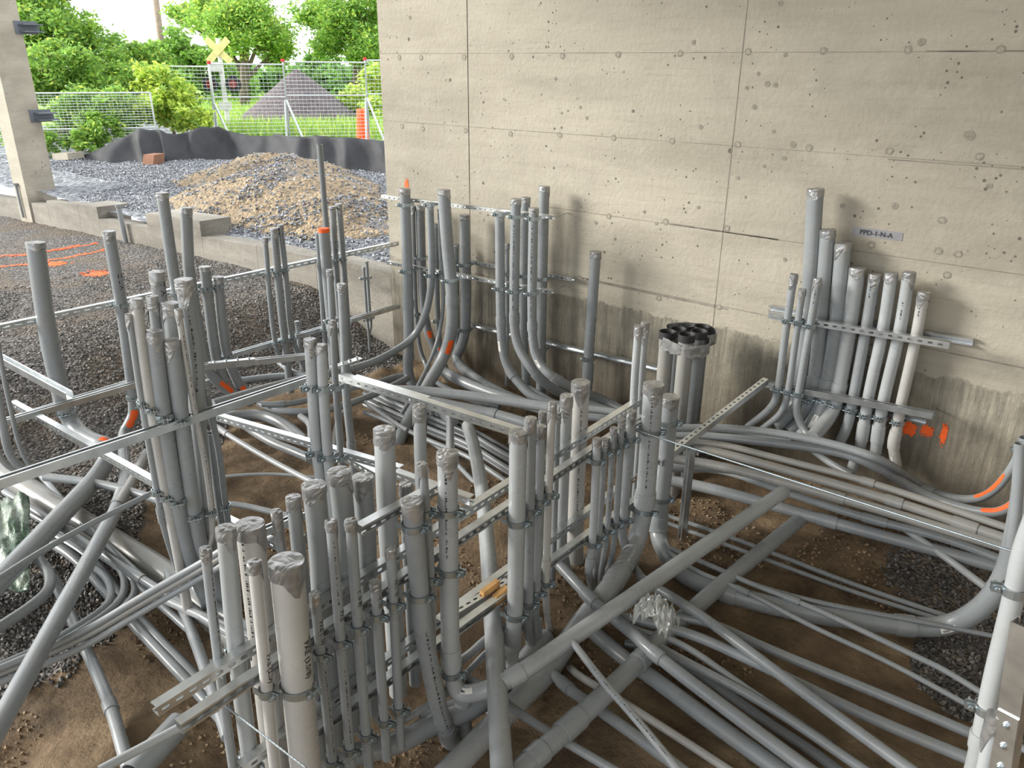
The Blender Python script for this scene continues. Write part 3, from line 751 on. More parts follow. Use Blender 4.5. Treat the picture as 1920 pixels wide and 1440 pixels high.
a = P('Z4', 1210, 500, 'Y', 4.05); b = Vector((a.x, a.y, SAND - .05))
strut('strut_post', a, b, 'short upright steel strut post standing in the sand', (-.5, -1, 0), slots=False, cat='strut post', group='upright strut posts')
# right-hand foreground upright rail with bolts
pa_ = onp((1932, 1150), 1, 2.35); pb_ = onp((1868, 1450), 1, 2.35)
strut('strut_rail', P('ZC', 560, 690, 'Y', 2.30), P('ZC', 440, 1500, 'Y', 2.3), 'bright steel rail at the right edge with a plate of four bolts', (0.3, 1, 0), slots=False, w=.06, plates=((.30, .60, 4),))
# rods
rod('threaded rod running right from the thick stub of the front rack across the big bundle', P('A', 1190, 806, 'X', -2.05), P('A', 1925, 1042, 'Y', 3.7), .006)
rod('threaded rod joining the cut ends of the two front rails', P('Z2', 80, 1040, 'X', XF), P('Z2', 165, 1090, 'X', XN), .004)
rod('threaded rod sticking out from the near front rail towards the viewer', P('Z2', 185, 1090, 'X', XN), P('Z2', 640, 1440, 'Z', -1.98), .0038)
rod('thin rod from the top left wall rail end back to the wall', P('R4', 415, 262, 'Y', 4.74), P('R4', 495, 238, 'Y', 5.2), .004)
rod('thin rod from the middle left wall rail end back to the wall', P('R4', 408, 682, 'Y', 4.74), P('R4', 475, 645, 'Y', 5.2), .004)
rod('short thin rod at the end of the back middle wall rail', P('R4', 525, 610, 'Y', 5.1), P('R4', 560, 592, 'Y', 5.2), .004)
rod('thin rod from the right end of the lower right wall rail', P('R5', 1025, 1270, 'Y', 4.95), P('R5', 1040, 1235, 'Y', 5.2), .006)
# wood blocks
for (x0, y0, x1, y1, lab) in ((515, 280, 625, 195, 'left of two small pine blocks wedged on the lower rail'), (600, 310, 685, 235, 'right of two small pine blocks wedged on the lower rail')):
    a = P('Z5', x0, y0, 'X', XF + .075 if x0 < 550 else XF + .125); b = P('Z5', x1, y1, 'X', a.x); T = (b - a); S = T.normalized().cross(Vector((0, 0, 1))).normalized(); L = T.length
    m2 = MB(); c = (a + b) / 2
    m2.box(c, T * .5, S * .016, Vector((0, 0, .026))); o = m2.build('wood_block', M['wood'], None, a)
    bm = bmesh.new(); bm.from_mesh(o.data); bmesh.ops.bevel(bm, geom=bm.edges[:], offset=.002, segments=2, affect='EDGES'); bm.to_mesh(o.data); bm.free()
    tag(o, lab, 'wood block', 'pine blocks on the rail')
# ================================================================== FRONT RACK, near side
GF = 'stub-ups on the front rack'
def N(spec, w, label, **k): k.setdefault('side', Vector((1, .25, 0))); k.setdefault('group', GF); return C(spec, w, label, **k)
N('Z2 350 285 N;415 920;465 1440;v -2.8', 75, 'small taped stub hand-lettered PAE (2.D), first in front of the thick front one', cl=[('Z2', 430, 1010)], wr=[(('Z2', 405, 790), 'PAE (2.D)', .030, .45)], mat_='pvc_beige')
N('Z2 530 280 N;588 900;640 1440;v -2.8', 190, 'thickest pale stub at the bottom centre-left with a pointed tape flap', cl=[('Z2', 600, 975)], wr=[(('Z2', 640, 690), 'PAE (3.5/8)', .034, .62), (('Z2', 650, 680), 'VC3/5', .03, 1.05)], mat_='pvc_beige')
N('Z2 690 462 N;735 900;790 1400;v -2.8', 60, 'short small stub just right of the thickest one, lettered PAE (1.5)', cl=[('Z2', 735, 800), ('Z2', 788, 1405)], wr=[(('Z2', 712, 600), 'PAE (1.5)', .028, .35)], pr=[(('Z2', 745, 880), ('Z2', 780, 1350), .45)])
N('Z2 782 55 N;830 650;885 1300;r 0 0 -.3;v -2.8', 64, 'slim stub with a tall tape cap lettered PAE, fourth from the front', cl=[('Z2', 845, 725), ('Z2', 885, 1335)], wr=[(('Z2', 825, 540), 'PAE', .028, .3)], pr=[(('Z2', 800, 150), ('Z2', 825, 510), .1), (('Z2', 850, 870), ('Z2', 875, 1280), .2)])
N('Z2 893 52 N;930 600;978 1230;v -2.8', 66, 'slim stub with tape cap lettered (1.5/8), right of the PAE one', cl=[('Z2', 945, 645), ('Z2', 980, 1250)], wr=[(('Z2', 925, 430), '(1.5/8)', .028, .45)])
N('Z2 1030 395 N;1055 800;1082 1170;v -2.8', 60, 'shortest slim stub in front of the lower rail, crumpled tape cap', cl=[('Z2', 1058, 580), ('Z2', 1085, 1175)], wr=[(('Z2', 1050, 470), '(1.5)', .026, .5)])
N('Z2 1118 205 N;1140 600;1162 1100;v -2.8', 58, 'slim stub with long silver tape just left of the bronze-clamped stub', cl=[('Z2', 1145, 515), ('Z2', 1168, 1105)], wr=[(('Z2', 1140, 370), 'AE (1.5)', .024, .45)])
N('Z3 448 800 N;490 1300;Z5 130 600;250 1150;400 1440;v -2.8', 155, 'taped stub held by a bronze clamp that leans away and bends low right', cl=[('Z3', 462, 985), ('Z5', 88, 265)], cp=[(('Z5', 240, 1180), ('Z5', 300, 1330))], pr=[(('Z5', 85, 450), ('Z5', 215, 1150), .15)], lim=.6, lt=.11)
N('Z3 525 520 N;560 880;595 1400;Z5 180 600;180 780;260 960;420 880 X', 72, 'slim stub squeezed between the two thick clamped stubs', cl=[('Z3', 575, 880), ('Z3', 600, 1375), ('Z5', 165, 170)], lt=.1)
N('Z3 715 440 N;Z3 728 1320;Z5 305 720;Z5 335 965;Z5 655 885 Z-2.60;Z6 650 455 Z-2.42', 155, 'thick stub whose bottom elbow turns right into a long diagonal conduit', cl=[('Z3', 720, 865), ('Z3', 732, 1320), ('Z5', 322, 790)], cp=[(('Z5', 300, 620), ('Z5', 305, 750)), (('Z5', 700, 850), ('Z5', 800, 800))], pr=[(('Z3', 688, 560), ('Z3', 690, 1200), -.3)], st=[(('Z5', 380, 930), ('Z5', 485, 930), .3)], mat_='pvc_pale', lim=.2)
N('Z3 1248 280 N;Z5 748 20;740 400;725 600;690 820;540 1130;330 1400', 135, 'thick stub at the corner of the square-holed cross rail', cl=[('Z3', 1235, 950), ('Z5', 745, 405)], cp=[(('Z5', 738, 520), ('Z5', 720, 620))], mat_='pvc_pale')
N('Z3 1340 180 N;1330 900;Z5 828 340;825 560;900 690;1085 900 G;1300 1040;1760 1370;2000 1560', 88, 'medium stub behind the corner stub, its foot bending forward right', cl=[('Z3', 1335, 860), ('Z5', 838, 325)], cp=[(('Z5', 1040, 860), ('Z5', 1110, 920))], lt=.13)
N('Z3 1418 240 N;1402 800;Z5 885 260;870 540;890 700;v -2.7', 72, 'slim stub with long crinkled tape third behind the corner stub', cl=[('Z3', 1408, 795), ('Z5', 890, 250)], lt=.12)
N('Z3 1502 62 N;1475 760;Z5 945 210;960 480;1050 690;1150 810 G;1400 950;1830 1225;2300 1530', 62, 'slim warm-grey stub, tallest behind the corner stub, bending forward', cl=[('Z3', 1480, 740), ('Z5', 950, 195)], cp=[(('Z3', 1455, 1240), ('Z3', 1450, 1300))], mat_='pvc_beige', lt=.14)
N('Z4 575 445 N;548 1100;Z4 525 1300;Z5 1230 130;1300 300;1340 420', 58, 'nearest of the cluster of slim stubs left of the tall white ones', cl=[('Z4', 575, 590), ('Z4', 562, 1150)], cp=[(('Z4', 530, 1240), ('Z4', 525, 1310))], mat_='pvc_pale')
N('Z4 628 445 N;590 1080;560 1350;v -2.8', 46, 'second slim stub of the cluster, fuzzy tape top against the first', cl=[('Z4', 620, 540), ('Z4', 590, 1100)], lt=.08)
N('Z4 687 370 N;648 1040;600 1360;v -2.8', 44, 'third slim stub of the cluster, a little taller', cl=[('Z4', 672, 520), ('Z4', 642, 1060)], lt=.1, pr=[(('Z4', 672, 620), ('Z4', 650, 950), .1)])
N('Z4 742 312 N;705 1000;670 1290;600 1400', 45, 'fourth slim stub of the cluster, curling back at its foot', cl=[('Z4', 728, 480), ('Z4', 700, 1020)])
N('Z4 808 255 N;755 960;740 1120;800 1270;880 1400 G1.3;Z7 -20 180 G1.4;200 310 G1.6;700 690;1300 1129;1500 1270', 65, 'medium stub beside the tall white one, running on as a diagonal conduit at lower right', cl=[('Z4', 795, 445), ('Z4', 755, 985)])
N('Z4 957 75 N;905 800;885 950;830 1180;700 1400 Z-2.62;Z5 1200 440 Z-2.76;1060 640 Z-2.82;960 790 Z-2.86;820 930;560 1190;400 1360;200 1560', 135, 'tall white stub in front of the tape-capped twin, foot sweeping down to the bottom', cl=[('Z4', 935, 385), ('Z4', 888, 925)], cp=[(('Z4', 900, 800), ('Z4', 888, 900)), (('Z4', 720, 1340), ('Z4', 660, 1400))], pr=[(('Z4', 935, 150), ('Z4', 900, 750), -.1)], mat_='pvc_pale', lim=.4)
N('Z4 1068 160 X-2.0;1040 500;1000 900;975 1120;Z6 90 890 G;300 985;700 1090;1240 1165;1500 1180;1700 1080 Y;1830 900;1900 600;1935 330', 85, 'conduit loop rising at both ends, the long one in front of the big bundle', cl=[('Z4', 1045, 315), ('Z4', 1010, 845)], cp=[(('Z4', 985, 960), ('Z4', 975, 1060)), (('Z6', 310, 1000), ('Z6', 390, 1010)), (('Z6', 1240, 1165), ('Z6', 1330, 1175))], st=[(('Z6', 1470, 1200), ('Z6', 1585, 1180), -.5)], lim=.42, od=.105)
# far side of the front rack
def FS(spec, w, label, **k): k.setdefault('side', Vector((-1, 0, 0))); k.setdefault('group', 'stub-ups behind the front rack'); return C(spec, w, label, **k)
FS('Z2 75 208 F;140 780;230 1440;v -2.8', 58, 'slim taped stub at far left behind the front rails', cl=[('Z2', 160, 880)], pr=[(('Z2', 95, 320), ('Z2', 150, 800), .6)])
FS('Z2 190 92 F;245 760;325 1380;v -2.8', 105, 'medium stub touching the widest taped top, left of it', cl=[('Z2', 250, 800), ('Z2', 325, 1400)], mat_='pvc_pale')
FS('Z2 325 70 F;385 640;460 1320;v -2.8', 158, 'broad warm-grey stub with a wide crumpled tape top at far left front', pr=[(('Z2', 260, 150), ('Z2', 340, 700), -.75)], mat_='pvc_beige', coff=-.7)
FS('Z1 598 1058 F;640 1350;Z2 520 330;560 700;v -2.8', 70, 'slim taped stub left of a short rail end, sand behind it', lt=.13)
FS('Z1 718 958 F;765 1430;Z2 640 600;v -2.8', 98, 'medium stub with a steeply cut taped top beside the first thick one', lt=.1)
FS('Z1 865 872 F;910 1300;Z2 740 600;780 1000;v -2.8', 165, 'first thick stub with diagonal creased tape top, left of three', mat_='pvc')
FS('Z1 1045 775 F;1090 1200;Z2 850 500;v -2.8', 158, 'second thick stub with creased tape top, middle of three', mat_='pvc')
FS('Z1 1212 815 F;1245 1250;Z2 980 500;v -2.8', 148, 'third thick stub with creased tape top, right of three', mat_='pvc')
FS('Z3 242 262 F;262 900;300 1440;v -2.8', 158, 'tall thick stub standing alone above the three creased tops', mat_='pvc_pale', lt=.12)
FS('Z3 505 88 X-2.45;520 700;545 1100;v -2.8', 98, 'medium stub standing right below the square-holed cross rail', mat_='pvc_pale', lt=.14)
FS('Z3 405 675 F;420 1100;v -2.8', 98, 'short medium stub peeping out above the bronze-clamped stub', lt=.1)
FS('Z2 620 130 X-2.28;v -2.8', 30, 'thin stub hidden between the first thick stub and a slim one', lt=.05)
FS('Z4 208 262 F;200 800;v -2.8', 52, 'slim stub with ragged tape top between the corner stub and the tall one', lt=.1)
FS('Z4 308 268 F;290 900;v -2.8', 44, 'slim taped stub just left of the medium pale one', lt=.1)
FS('Z4 370 152 F;335 1000;330 1250;400 1400;480 1500', 84, 'medium pale stub left of the tall printed one', mat_='pvc_pale', lt=.13, cp=[(('Z4', 325, 1200), ('Z4', 340, 1290))])
FS('Z4 465 60 F;425 940;430 1400;v -2.8', 122, 'tall printed stub behind the upper front rail', pr=[(('Z4', 478, 200), ('Z4', 440, 930), .15)], mat_='pvc_beige', lt=.12)
FS('R4 893 875 X-2.24;868 1180;860 1440;v -2.8', 46, 'left one of a tall pair of shiny pale stubs under one tape cap', mat_='pvc_pale', lt=.12)
FS('R4 930 855 X-2.27;905 1180;895 1440;v -2.8', 46, 'right one of a tall pair of shiny pale stubs under one tape cap', mat_='pvc_pale', lt=.12)
# ================================================================== LEFT CLUSTER on the long rail
GL = 'stub-ups on the long rail at left'
def L(spec, w, label, x=None, **k): k.setdefault('side', Vector((1, -.4, 0))); k.setdefault('group', GL); return C(spec, w, label, **k)
L('ZB 88 440 X-3.42;180 1080;R6 660 260;690 430;760 640 G', 52, 'thin taped stub, leftmost of the grey cluster', cl=[('ZB', 180, 1110), ('R6', 668, 275)], cp=[(('R6', 680, 340), ('R6', 690, 400))])
L('ZB 142 325 X-3.40;250 1130;R6 700 290;740 480;v -2.75', 84, 'warm-grey stub with a dark tape cap, second in the grey cluster', cl=[('ZB', 245, 1145), ('R6', 700, 295)], mat_='pvc_beige')
L('ZB 270 565 X-3.38;345 1190;R6 745 310;800 560;900 800', 122, 'thick stub with wide crumpled cap in front of the grey cluster', cl=[('ZB', 335, 1195), ('R6', 740, 310)], lim=.5)
L('ZB 402 632 X-3.36;480 1230;R6 815 350;850 540;960 760', 125, 'thick front stub of the grey cluster with a creased dark tape cap', cl=[('ZB', 412, 1235), ('R6', 815, 370)], lim=.5, mat_='pvc')
L('ZB 262 305 X-3.55;330 800;v -2.75', 80, 'medium stub with loose tape sleeve, behind in the grey cluster', lt=.12)
L('ZB 292 122 X-3.75;350 520;v -2.75', 106, 'stub lettered TA behind the grey cluster', wr=[(('ZB', 315, 190), 'T A', .045, .25)], mat_='pvc')
L('ZB 392 355 X-3.5;440 800;v -2.75', 120, 'pale thick stub with a flat bright cap inside the grey cluster', mat_='pvc_pale', lt=.12)
L('ZB 496 180 X-3.40;600 820;Z1 30 330;80 800;120 1250;v -2.75', 126, 'tallest thick stub of the grey cluster with printing down its side', pr=[(('ZB', 505, 320), ('ZB', 590, 1000), -.1)], lt=.12)
L('ZB 456 405 X-3.34;580 1180;Z1 100 720;140 1050;150 1250;60 1420', 48, 'thin long printed stub in front of the tallest thick one', pr=[(('ZB', 480, 550), ('ZB', 580, 1150), .2), (('Z1', 80, 600), ('Z1', 130, 950), .2)], cl=[('Z1', 125, 1060)], mat_='pvc_beige')
L('ZB 662 935 X-3.44;690 1150;Z1 190 600;235 1000;v -2.75', 50, 'shortest thin stub with long tape beside the long rail', cl=[('Z1', 235, 1020)], lt=.12)
L('Z1 130 500 X-3.5;190 1000;v -2.75', 60, 'thin stub half hidden under the long rail behind the cluster', cap=None, name='conduit_stub_up')
# middle pair through the cross rails
GM = 'stub-ups on the cross rails'
L('R3 347 1085 X-2.98;Z1 855 150;885 640;920 850;v -2.75', 76, 'left stub of the clamped pale pair in the middle', cl=[('Z1', 905, 170), ('Z1', 875, 635)], mat_='pvc_pale', group=GM, side=Vector((0, -1, 0)))
L('R3 420 1122 X-2.93;Z1 930 160;965 660;985 850;v -2.75', 70, 'right stub of the clamped pale pair in the middle', cl=[('Z1', 935, 180), ('Z1', 945, 670)], mat_='pvc_pale', group=GM, side=Vector((0, -1, 0)))
L('R3 490 968 X-3.1;505 1270;Z1 1015 100;1060 740;v -2.75', 42, 'thin grey stub right beside the clamped pale pair', cl=[('Z1', 990, 180), ('Z1', 1040, 680)], group=GM, side=Vector((0, -1, 0)))
L('R3 550 730 X-3.6;575 1240;Z1 1090 200;1140 650;v -2.75', 56, 'grey stub standing behind the start of the square-holed rail', group=GM, cp=[(('Z1', 1125, 560), ('Z1', 1140, 640))])
L('R3 473 640 X-3.9;505 1260;v -2.75', 42, 'thin stub with silver cap beside the orange-capped one', group=GM, cl=[('R3', 488, 965)], side=Vector((0, -1, 0)))
# ================================================================== LEFT RACK by the gravel (X = XL)
GR = 'stub-ups on the rail by the gravel'
def K(spec, w, label, **k): k.setdefault('side', Vector((1, -.5, 0))); k.setdefault('group', GR); k.setdefault('lt', .07); return C(spec, w, label, **k)
xa = 'X-5.70'
K('A 66 455 %s;ZA 430 160;ZA 545 640;565 760;660 960;820 1090 Z;1000 1130;R6 440 180 Z-2.6;R6 -30 680 Z-2.5;-300 965' % xa, 33, 'tallest fat open-topped stub at the far left, bending right at its foot', cl=[('ZA', 610, 815)], cap='t', lim=.4, paint=[(('ZA', 960, 1060), ('ZA', 1080, 1060), .5, .5)])
K('A 203 434 %s;R2 780 500;R2 840 960;ZA 1215 800;1190 900;ZA 1090 1060 Z-2.65;R6 540 260 Z-2.6;R6 -20 1290 Z-2.42;-200 1610' % xa, 22, 'tall stub lettered at mid height, its foot sprayed orange', cl=[('R2', 785, 525), ('R2', 870, 1110)], wr=[(('R2', 765, 320), 'Z L A', .05, .2)], paint=[(('ZA', 1225, 790), ('ZA', 1170, 980), .1, .8)], cp=[(('R6', 555, 250), ('R6', 520, 350))], lim=.4, od=.085)
K('R1 810 965 %s;R2 1130 420;R2 1190 700;v -2.7' % 'X-5.66', 58, 'left one of the two tallest leaning stubs near the kerb', cl=[('R2', 1120, 450)], mat_='pvc')
K('R1 930 1040 %s;R2 1215 330;R2 1270 640;ZB 650 780;ZB 700 900;870 1040;1000 1090' % 'X-5.68', 58, 'right one of the two tallest leaning stubs, foot marked orange', cl=[('ZB', 590, 260)], paint=[(('ZB', 740, 950), ('ZB', 840, 1020), .3, .6)])
K('ZB 656 82 %s;690 400;735 760;790 920;860 1030;1000 1100' % xa, 80, 'white-capped stub left of its shorter neighbour by the gravel rail', cl=[('ZB', 678, 240)], paint=[(('ZB', 820, 940), ('ZB', 850, 1000), .2, .5)], mat_='pvc')
K('ZB 755 158 %s;785 500;820 740;870 880;940 1010;1040 1080' % xa, 76, 'shorter white-capped stub right of its neighbour by the gravel rail', cl=[('ZB', 768, 220), ('ZB', 825, 750)], paint=[(('ZB', 915, 970), ('ZB', 945, 1020), .2, .7)])
K('R3 58 432 %s;100 960;135 1180;180 1240' % xa, 34, 'thinnest of three slim stubs on the gravel rail, left one', cl=[('R3', 80, 660), ('R3', 122, 1107)])
K('R3 116 372 %s;160 900;190 1130;v -2.75' % xa, 50, 'middle and thickest of three slim stubs on the gravel rail', cl=[('R3', 145, 655), ('R3', 188, 1090)], pr=[(('R3', 128, 440), ('R3', 135, 560), .3)])
K('R3 156 350 %s;195 700;220 1040;265 1170;330 1310' % xa, 38, 'right one of three slim stubs on the gravel rail, foot curling', cl=[('R3', 188, 637), ('R3', 222, 1085)], pr=[(('R3', 160, 400), ('R3', 168, 500), .3)])
K('R3 262 970 X-5.9;285 1170;v -2.75', 28, 'tiny stub low behind the three slim ones', lt=.04)
K('R3 392 398 %s;420 800;435 1030;v -2.75' % xa, 28, 'thin stub in front and left of the orange-capped one', cl=[('R3', 435, 1025)])
K('R3 434 372 X-5.62;460 700;490 1010;500 1240;v -2.75', 70, 'stub with a bright orange tape cap', cap='or')
K('A 599 271 X-6.2;A 612 425;A 640 760', 11, 'very tall dark slim pipe rising behind the orange-capped stub', mat_='pvc_dark', cap=None, name='conduit_stub_up')
K('R3 490 232 %s;510 560;560 1240' % xa, 42, 'left one of two tall slim stubs right of the orange cap', cl=[('R3', 512, 572)], pr=[(('R3', 505, 420), ('R3', 510, 520), .3)])
K('R3 532 215 %s;560 560;605 1230' % xa, 40, 'right one of two tall slim stubs right of the orange cap', cl=[('R3', 552, 565), ('R3', 598, 975)])
K('R3 692 620 X-6.05;715 960;725 1040;v -2.8', 18, 'left one of a pair of thin stubs strapped to the kerb face', cl=[('R3', 700, 690), ('R3', 720, 955)], lt=.03, side=Vector((0, -1, 0)))
K('R3 712 582 X-6.1;730 900;742 990;725 1060', 20, 'right one of a pair of thin stubs strapped to the kerb face', cl=[('R3', 722, 688), ('R3', 738, 948)], lt=.03, side=Vector((0, -1, 0)))
K('ZA -20 200 X-4.3;40 560;110 860;150 1060;220 1250;300 1340', 40, 'thin conduit curving down at the left edge, right one of two', cap=None, name='conduit_riser', group='conduits curving down at the left edge')
K('ZA -40 600 X-4.2;20 900;60 1150;120 1270;210 1340', 70, 'thicker conduit curving down at the left edge, left one of two', cap=None, name='conduit_riser', group='conduits curving down at the left edge')
K('ZA -60 1080 X-4.1;0 1240;80 1330;200 1370;400 1340', 50, 'lowest conduit curving in from the left edge', cap=None, name='conduit_riser', group='conduits curving down at the left edge')
# ================================================================== WALL, LEFT GROUP
GW = 'stub-ups on the left wall rails'
def WL(spec, w, label, **k): k.setdefault('side', Vector((0, -1, 0))); k.setdefault('group', GW); k.setdefault('lt', .07); return C(spec, w, label, **k)
yf = 'Y4.64'
WL('R3 955 118 %s;975 640;985 1180;ZD 110 420;150 570;260 700;500 860 G1' % yf, 72, 'leftmost stub against the wall, straight and thick', cl=[('R3', 958, 212), ('R3', 972, 645)], cp=[(('R3', 978, 830), ('R3', 980, 880)), (('ZD', 125, 290), ('ZD', 125, 340))])
WL('R3 1206 125 Y4.56;1230 480;1260 760;1265 1010;1215 1190;1090 1400 Y4.3;Z3 400 230 Y3.9;330 400 Y3.7', 82, 'tilted thick stub with an orange band whose dusty foot swings left', cl=[('R3', 1248, 700)], paint=[(('ZD', 480, 150), ('ZD', 440, 280), .4, .6)], mat_='pvc', cp=[(('R3', 1245, 800), ('R3', 1255, 860))], lim=.5)
WL('R3 1116 208 %s;1135 640;1110 880;1020 1080;800 1215 X;620 1275;Z1 700 130;150 290' % yf, 50, 'stub that sweeps far left in a long open curve over the gravel', cl=[('R3', 1112, 222), ('R3', 1130, 665)], lim=.9, mat_='pvc')
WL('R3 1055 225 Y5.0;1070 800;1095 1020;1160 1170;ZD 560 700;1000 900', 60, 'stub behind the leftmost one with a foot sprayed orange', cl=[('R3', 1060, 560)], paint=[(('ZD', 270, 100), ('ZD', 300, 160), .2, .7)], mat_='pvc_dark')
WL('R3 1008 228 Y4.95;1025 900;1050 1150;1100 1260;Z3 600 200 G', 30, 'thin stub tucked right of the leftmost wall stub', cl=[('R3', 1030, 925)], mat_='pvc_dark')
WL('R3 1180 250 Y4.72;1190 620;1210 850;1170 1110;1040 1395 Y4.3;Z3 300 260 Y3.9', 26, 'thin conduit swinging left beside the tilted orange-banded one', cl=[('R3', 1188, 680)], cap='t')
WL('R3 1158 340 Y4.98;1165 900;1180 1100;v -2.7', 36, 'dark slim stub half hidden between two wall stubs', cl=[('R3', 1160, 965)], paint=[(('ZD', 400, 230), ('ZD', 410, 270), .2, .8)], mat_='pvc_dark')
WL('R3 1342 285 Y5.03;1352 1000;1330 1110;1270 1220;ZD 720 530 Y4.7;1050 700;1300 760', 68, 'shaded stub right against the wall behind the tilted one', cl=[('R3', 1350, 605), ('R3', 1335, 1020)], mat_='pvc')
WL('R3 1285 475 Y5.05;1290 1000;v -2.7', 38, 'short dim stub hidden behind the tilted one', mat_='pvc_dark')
WL('R4 111 235 %s;115 880;135 1060;185 1160;340 1320 G1.8;Z4 900 290' % yf, 55, 'left one of three front wall stubs with wide sweeping feet', cl=[('R4', 112, 240), ('R4', 118, 660)], cp=[(('R4', 113, 820), ('R4', 116, 880)), (('R4', 150, 1120), ('R4', 185, 1165))], st=[(('R4', 100, 955), ('R4', 108, 1015), -.9)], lim=.6)
WL('R4 202 160 %s;190 780;200 980;330 1175;500 1280 G1.5;Z4 900 330' % 'Y4.62', 57, 'middle one of three front wall stubs with wide sweeping feet', cl=[('R4', 198, 258), ('R4', 190, 675)], cp=[(('R4', 188, 800), ('R4', 190, 855)), (('R4', 300, 1150), ('R4', 345, 1190))], pr=[(('R4', 180, 300), ('R4', 175, 780), -.4)], lim=.6)
WL('R4 302 212 %s;288 880;315 1070;430 1185;700 1290 G1.8;810 1350' % 'Y4.6', 55, 'right one of three front wall stubs with wide sweeping feet', cl=[('R4', 296, 268), ('R4', 290, 685)], cp=[(('R4', 290, 850), ('R4', 290, 900)), (('R4', 400, 1170), ('R4', 450, 1200))], st=[(('R4', 305, 1070), ('R4', 330, 1120), -.6)], pr=[(('R4', 285, 300), ('R4', 280, 820), -.4)], lim=.6)
WL('R4 258 152 Y5.03;240 940;260 1130;v -2.7', 52, 'shaded stub between the second and third front wall stubs', cl=[('R4', 238, 590)], cp=[(('R4', 240, 880), ('R4', 240, 940))])
WL('R4 362 90 Y5.03;342 990;345 1100;v -2.7', 60, 'tallest wall stub of the left group, at its right end', cl=[('R4', 345, 605), ('R4', 340, 1000)], mat_='pvc')
WL('R4 153 412 Y5.03;152 960;v -2.7', 22, 'thin low stub between the first and second front wall stubs', cl=[('R4', 150, 580)])
WL('R4 652 457 Y5.02;610 1060;605 1180;v -2.7', 61, 'lone stub with a dark clamp in front of the bare wall', cl=[('R4', 612, 1055)], cp=[(('R4', 605, 1090), ('R4', 603, 1190))])
# tape-bound bundle of open sleeves
root = bpy.data.objects.new('sleeve_bundle', None); COL.objects.link(root); TOP.append(root)
c0 = onp((1285, 625), 1, 4.6); root.location = Vector((c0.x, c0.y, SAND)); tag(root, 'bundle of open-topped grey sleeves bound together with silver tape', 'pipe bundle')
tops = [(1253, 617), (1268, 612), (1290, 606), (1318, 608), (1290, 622), (1309, 616), (1272, 622)]
ysl = [4.55, 4.72, 4.86, 4.86, 4.52, 4.69, 4.4]
for i, ((x, y), yy) in enumerate(zip([(1252, 617), (1272, 612), (1288, 605), (1317, 607), (1288, 622), (1311, 616)], [4.58, 4.74, 4.92, 4.90, 4.52, 4.70])):
    c = onp((x, y + 4), 1, yy); mb = MB(); k = 24; ro, ri = .051, .046
    zs = [(ro + .006, 0), (ro + .006, -.05), (ro, -.055), (ro, SAND - c.z - .05)]
    for r_, z in [(ri, -.5), (ri, -.02), (ri + .006, 0)] + zs:
        for q in range(k):
            a = 2 * math.pi * q / k; mb.v.append((c.x + math.cos(a) * r_ - root.location.x, c.y + math.sin(a) * r_ - root.location.y, c.z + z - root.location.z))
    for j in range(6):
        for q in range(k):
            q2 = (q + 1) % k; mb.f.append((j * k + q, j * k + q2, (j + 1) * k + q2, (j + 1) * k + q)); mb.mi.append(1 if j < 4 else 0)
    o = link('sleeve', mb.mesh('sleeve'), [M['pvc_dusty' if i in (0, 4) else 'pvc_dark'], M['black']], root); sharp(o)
mb = MB(); cen = Vector((0, 0, 0))
hull = []
for q in range(40):
    a = 2 * math.pi * q / 40; d = Vector((math.cos(a), math.sin(a), 0)); best = -9
    for (x, y), yy in zip([(1252, 617), (1272, 612), (1288, 605), (1317, 607), (1288, 622), (1311, 616)], [4.58, 4.74, 4.92, 4.90, 4.52, 4.70]):
        c = onp((x, y + 4), 1, yy) - Vector((c0.x, c0.y + .12, 0)); best = max(best, c.x * d.x + c.y * d.y + .058)
    hull.append(d * min(best - .008, .26))
for j in range(5):
    for q, h in enumerate(hull):
        random.seed(q)
        e = noise.noise(Vector((q * .7, j * 1.3, 0))) * .006; zz = -.035 - j * .02 - (.05 * max(0, noise.noise(Vector((q * .5, 7, 0)))) if j == 4 else 0)
        p = h * (1 + e * 4); mb.v.append((p.x, p.y + .12, c0.z + zz - SAND))
for j in range(4):
    for q in range(40): q2 = (q + 1) % 40; mb.f.append((j * 40 + q, j * 40 + q2, (j + 1) * 40 + q2, (j + 1) * 40 + q)); mb.mi.append(0)
mb.build('tape_wrap', M['tape'], root, smooth=True)
# ================================================================== WALL, RIGHT GROUP
GQ = 'stub-ups on the right wall rails'
def Q(spec, w, label, **k): k.setdefault('side', Vector((0, -1, 0))); k.setdefault('group', GQ); k.setdefault('lt', .085); return C(spec, w, label, **k)
yb = 'Y5.05'
Q('R5 413 96 %s;378 700;335 1100;310 1220;200 1330 Y4.9' % yb, 84, 'tallest stub of the right wall group', cp=[(('R5', 345, 1060), ('R5', 338, 1140))])
Q('R5 478 308 %s;432 900;400 1150;350 1290;270 1360 Y4.95' % yb, 78, 'second tallest stub of the right wall group', cl=[('R5', 405, 1190)], cp=[(('R5', 418, 1070), ('R5', 410, 1150))])
Q('R5 558 378 %s;520 850;455 1200;390 1330 Y4.95;340 1380 Y4.95' % yb, 82, 'third tallest stub of the right wall group', cl=[('R5', 440, 1195)], cp=[(('R5', 480, 1080), ('R5', 470, 1160))], st=[(('R5', 410, 1270), ('R5', 370, 1320), .0)], mat_='pvc')
Q('R5 632 505 %s;585 850;530 1150;500 1260;400 1385 Y4.8' % yb, 80, 'fourth stub of the right wall group, wide with crinkled cap', cl=[('R5', 515, 1215)], cp=[(('R5', 545, 1100), ('R5', 530, 1180))], mat_='pvc_pale')
Q('R5 722 540 %s;675 830;610 1180;580 1330;530 1430 Y4.95' % yb, 58, 'fifth stub of the right wall group, slimmer', cl=[('R5', 598, 1240)], pr=[(('R5', 705, 580), ('R5', 695, 660), -.5)])
